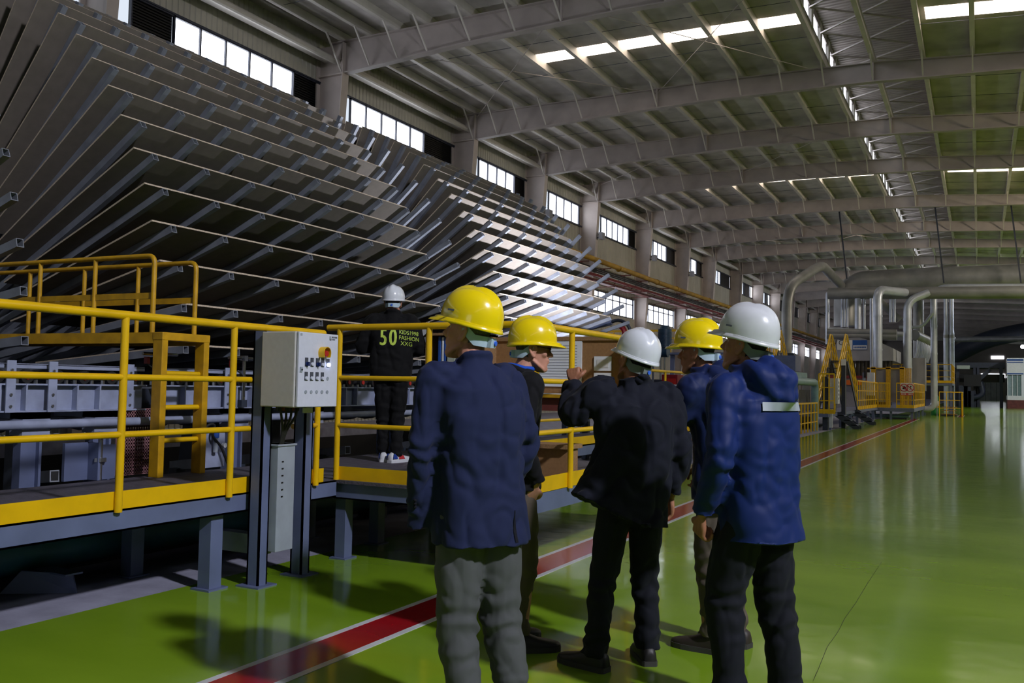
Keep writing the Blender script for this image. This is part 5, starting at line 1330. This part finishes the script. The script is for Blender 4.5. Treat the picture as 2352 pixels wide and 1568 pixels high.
    for n in 'LR':
        dirv = (A[n][2]-A[n][0]).normalized(); cs += [(A[n][1], .17*k, .012, dirv), (A[n][2], .12*k, .010, dirv), (sh[n]+Vector((0, -.05, -.08)), .15*k, .007, (.6, 0, .8))]
    cs += [(Vector((hp.x, hp.y-.12, 1.05*k)), .24*k, .006, (.25, 0, 1))]
    if 'dent' in P: cs += P['dent']
    jm = skinned(b, .0098, 3, folds(P.get('fold', .013), h*3.3, cs, P.get('fbig', 1.))); jm.materials.append(MATS[P['jacket']]); jo = put('jacket', jm, root)
    if 'jlabel' in P: jo['label'] = P['jlabel']
    if P.get('shirt'):
        b = MB(); ring = [nk+Vector((.066*math.cos(R(a))*k, -.018*k+.068*math.sin(R(a))*k, (.035+.02*max(0, -math.sin(R(a))))*k)) for a in range(0, 360, 20)]
        b.tube(ring, .014*k, 8, closed=True); b.build('shirt_collar', P['shirt'], root, 60)
    for n in 'LR':
        shoe(root, ank[n], R(P.get('foot'+n, 8 if n == 'L' else -8)), P['shoe'], P['sole'], k*1.06, P.get('stripe'))
    return dict(root=root, jm=jm, jo=jo, k=k, nk=nk, hm=hm, hp=hp, A=A, sh=sh)

vaz = lambda p: math.degrees(math.atan2(p[1], p[0]))
# 1 man in navy wool blazer (nearest)
p1 = (-1.905, 3.30, 0)
q = person(p1, vaz(p1)+33, 'person in navy wool blazer, grey trousers and yellow hard hat, back turned', 1.83, dict(
    neck=(-.01, .05, 1.478), hip=(.0, -.02, .93), hyaw=32, hpitch=7, shw=.178, elL=(-.262, .0, 1.14), wrL=(-.225, .075, .885), elR=(.245, -.03, 1.15), wrR=(.175, .11, .89),
    handL=((1, -.25, -.35), (-1, .2, 0), 1.25), handR=((-1, -.3, -.4), (1, .2, 0), 1.25), anL=(-.105, -.10, 0), anR=(.115, -.13, 0), hair='hair_grey', hairlow=.07, hat='helmet_yellow', trouser='trouser_grey', jacket='wool_navy', hem=.755,
    jr=dict(hem=.205, hemd=.155, hip=.20, waist=.185), bulk=1.04, collar=(1, .017, .022), shoe='shoe_black', sole='sole_grey', jlabel='navy wool blazer with back vent', legr=(.112, .104, .086, .076, .074), fold=.016, slen=1.24))
k = q['k']; zt = .755*k
rows = surf_strip(q['jm'], [[(((.075+dx*(1 if z < zt+.1 else .3))*k, -.6, z), (0, 1, 0)) for dx in (-.007, .007)] for z in (zt+.02, zt+.07, zt+.12, zt+.15)], .003)
put('jacket_vent', MB().rows(rows, False).mesh('jacket_vent', 'collar_dark'), q['jo']).matrix_parent_inverse = Matrix.Identity(4)
for i in range(3):
    c = q['A']['L'][1].lerp(q['A']['L'][2], .80+.055*i); h_ = surf_strip(q['jm'], [[((c.x-.25, c.y-.25, c.z), (1, 1, 0))]], .004)[0][0]
    b = MB(); ball(b, h_, .007, 6); put('cuff_button', b.mesh('cuff_button', 'collar_dark', 60), q['jo']).matrix_parent_inverse = Matrix.Identity(4)
# 2 man looking right, seen in profile
p2 = (-2.33, 4.46, 0)
q = person(p2, vaz(p2)-72, 'person in black jacket and brown trousers, glasses, yellow hard hat, looking aside in profile', 1.80, dict(
    neck=(0, .05, 1.478), hip=(0, 0, .93), hyaw=-10, hpitch=-6, elL=(-.26, .0, 1.14), wrL=(-.25, .10, .89), elR=(.255, -.04, 1.14), wrR=(.19, .07, .90), handR=((-.5, -.3, -1), (1, .2, 0), .5), anL=(-.1, .0, 0), anR=(.11, .02, 0), hair='hair_grey', hairlow=.05, hat='helmet_yellow', badge=False,
    trouser='trouser_brown', jacket='jacket_black', hem=.86, collar=(1, .018, .02), shirt='shirt_blue', shoe='shoe_black', sole='sole_grey', bulk=1.0))
g = MB(); hm = q['hm']
for sx in (-1, 1):
    lens = [Vector((sx*(.033+.026*math.cos(R(a))), .100-.010*max(0, math.cos(R(a))), .131+.018*math.sin(R(a)))) for a in range(0, 360, 30)]
    g.tube([hm @ p for p in lens], .0022, 6, closed=True); g.tube([hm @ Vector((sx*.058, .090, .136)), hm @ Vector((sx*.078, .03, .138)), hm @ Vector((sx*.081, -.012, .134))], .0028, 6)
    n0 = len(g.v); g.v += [tuple(hm @ p) for p in lens]; g.f.append(tuple(range(n0, n0+12))); g.m.append(1)
g.tube([hm @ Vector((-.009, .103, .136)), hm @ Vector((.009, .103, .136))], .0022, 6)
go = put('glasses', g.mesh('glasses', ['black', 'lens'], 40), q['root']); go.matrix_parent_inverse = Matrix.Identity(4)
# 3 man in dark coat pointing with his raised arm
p3 = (-1.66, 4.46, 0)
q = person(p3, vaz(p3)+24, 'person in long dark coat and white hard hat pointing with a raised arm', 1.74, dict(
    neck=(.055, .05, 1.47), hip=(.03, -.02, .92), hyaw=14, hpitch=10, hroll=9, elL=(-.285, .09, 1.315), wrL=(-.215, .235, 1.475), elR=(.30, -.02, 1.13), wrR=(.285, .03, .885),
    shL=(-.125, .03, 1.445), handL=((.1, .45, 1), (-.7, -.7, .3), 1.15), handR=((0, .2, -1), (1, 0, 0), .6), anL=(-.185, -.02, 0), anR=(.145, .03, 0), footL=32, footR=-12, hair='hair_black', hairlow=.04, hat='helmet_white', band='headband_grey', badge=False,
    trouser='trouser_black', jacket='coat_black', hem=.74, jr=dict(hem=.235, hemd=.175, hip=.222, waist=.215), bulk=1.12, hemtilt=.55, hemoff=(-.075, 0), collar=(1, .022, .03), shoe='shoe_black', sole='sole_grey', sleeve=(.088, .076, .070, .058), legr=(.100, .094, .080, .070, .074), skin='skin_tan', fold=.022))
# 4 man behind, profile to the left
p4 = (-1.315, 5.03, 0)
q = person(p4, vaz(p4)+66, 'person in dark blue hooded jacket and yellow hard hat behind the blue jacket, in profile', 1.82, dict(
    neck=(0, .085, 1.468), hip=(0, -.02, .93), hyaw=6, hpitch=-4, elL=(-.215, .15, 1.24), wrL=(-.07, .27, 1.39), elR=(.26, .05, 1.14), wrR=(.2, .2, .98), handL=((.15, 1, .1), (-.5, 0, 1), .7), anL=(-.10, .0, 0), anR=(.11, -.05, 0), footL=2, footR=-5, hair='hair_black', hairlow=.055, hat='helmet_yellow',
    trouser='trouser_brown', jacket='jacket_darkblue', hem=.80, hood=(.03, .022), bulk=1.06, shoe='shoe_brown', sole='sole_grey', skin='skin_tan', sleeve=(.086, .074, .066, .054), jr=dict(hem=.2, hemd=.16), fold=.013, fbig=1.1))
# 5 man in bright blue hooded work jacket
p5 = (-.885, 4.04, 0)
q = person(p5, vaz(p5)+52, 'person in bright blue hooded work jacket with reflective stripe and scuffed white hard hat', 1.80, dict(
    neck=(0, .045, 1.475), hip=(0, -.01, .93), hyaw=14, hpitch=8, elL=(-.270, -.02, 1.13), wrL=(-.235, .10, .885), elR=(.215, .10, 1.13), wrR=(.12, .25, 1.0), handL=((.15, .35, -1), (-1, .25, .0), .85), anL=(-.115, .06, 0), anR=(.115, -.055, 0), knL=(-.105, .085, .50), knR=(.105, -.02, .50), footL=10, footR=-12, hair='hair_black', hairlow=.055, hat='helmet_white_used', band='headband_grey',
    trouser='trouser_black', jacket='jacket_blue', hem=.77, hood=(.045, .03), bulk=1.0, shoe='shoe_black', sole='sole_grey', skin='skin_tan', sleeve=(.084, .074, .067, .055), jr=dict(hem=.195, hemd=.16, waist=.195), legr=(.108, .102, .088, .078, .080), fold=.012, fbig=.9))
k = q['k']
def strip(q, zc, a0, a1, n, half, name='reflective_stripe', centre=None):
    c = centre or Vector((0, 0, 0)); rws = []
    for dz in (-half, half):
        rws.append([(c+Vector((.7*math.cos(R(a0+(a1-a0)*i/n)), .7*math.sin(R(a0+(a1-a0)*i/n)), zc+dz)), Vector((-math.cos(R(a0+(a1-a0)*i/n)), -math.sin(R(a0+(a1-a0)*i/n)), 0))) for i in range(n+1)])
    me = MB().rows(surf_strip(q['jm'], rws, .008), False).mesh(name, 'reflective', 60)
    put(name, me, q['jo']).matrix_parent_inverse = Matrix.Identity(4)
strip(q, 1.350*k, 226, 318, 22, .019)
# 6 worker on the platform
p6 = (-5.305, 7.42, DZ+.006)
q = person(p6, vaz(p6)-4, 'person in black sweatshirt with lime back print and white hard hat on the platform', 1.765, dict(
    neck=(.0, .03, 1.475), hip=(0, -.01, .93), hyaw=-10, hpitch=-4, elL=(-.30, .02, 1.16), wrL=(-.16, .24, 1.17), elR=(.272, .0, 1.15), wrR=(.17, .24, 1.17), handL=((.6, .8, .1), (-.4, 0, 1), .8), handR=((-.6, .8, .2), (.4, 0, 1), .8), anL=(-.06, .05, 0), anR=(.07, -.05, 0), footL=5, footR=-38, hair='hair_black', hairlow=.06, hat='helmet_white', badge=False,
    trouser='sweat_black', jacket='sweat_black', hem=.84, jr=dict(hem=.19, hemd=.14, waist=.205), collar=(1, .02, .035), bulk=1.10, sleeve=(.088, .078, .07, .05), shoe='shoe_white', sole='shoe_white', stripe=(('shoe_blue', -.08, -.02, .04, .085), ('shoe_red', .0, .08, .035, .07)), fold=.012))
k = q['k']; bv = BVHTree.FromPolygons([v.co for v in q['jm'].vertices], [p.vertices for p in q['jm'].polygons])
def print_on_back(body, size, x0, z0, wide=1., tilt=0., bold=0.):
    me = text_mesh(body, size, 0.0)
    bm = bmesh.new(); bm.from_mesh(me); bmesh.ops.triangulate(bm, faces=bm.faces); bmesh.ops.subdivide_edges(bm, edges=[e for e in bm.edges if e.calc_length() > .03], cuts=2); bm.to_mesh(me); bm.free()
    for v in me.vertices:
        x = x0+v.co.x*wide; z = z0+v.co.y+tilt*v.co.x
        h_ = bv.ray_cast(Vector((x, -.8, z)), Vector((0, 1, 0)))
        v.co = (h_[0]+Vector((0, -.004, 0))) if h_[0] is not None else Vector((x, -.2, z))
    me.materials.append(MATS['print_lime']); put('back_print', me, q['jo']).matrix_parent_inverse = Matrix.Identity(4)
for ch, x in (('5', -.118), ('0', -.022)):
    for dx in (0, .005, .010): print_on_back(ch, .235, x*k+dx, 1.175*k, .66)
print_on_back('KIDS1998', .058, .080*k, 1.292*k, .80, -.07); print_on_back('FASHION', .058, .080*k, 1.236*k, .82, -.07); print_on_back('XXG', .058, .098*k, 1.178*k, .92, -.07)
hw = q['root'].matrix_basis @ (q['A']['R'][2]+Vector((-.6, .8, .2)).normalized()*.10*k)   # finger tips of the right hand
e = at(996, 741, 1, 7.80)
o = MB().bar(hw, hw+(e-hw).normalized()*.36, .16, .003, up=(.2, -.6, .8)).build('clipboard_sheet', 'paper'); tag(o, 'white paper sheet held up by the worker on the platform', 'paper')
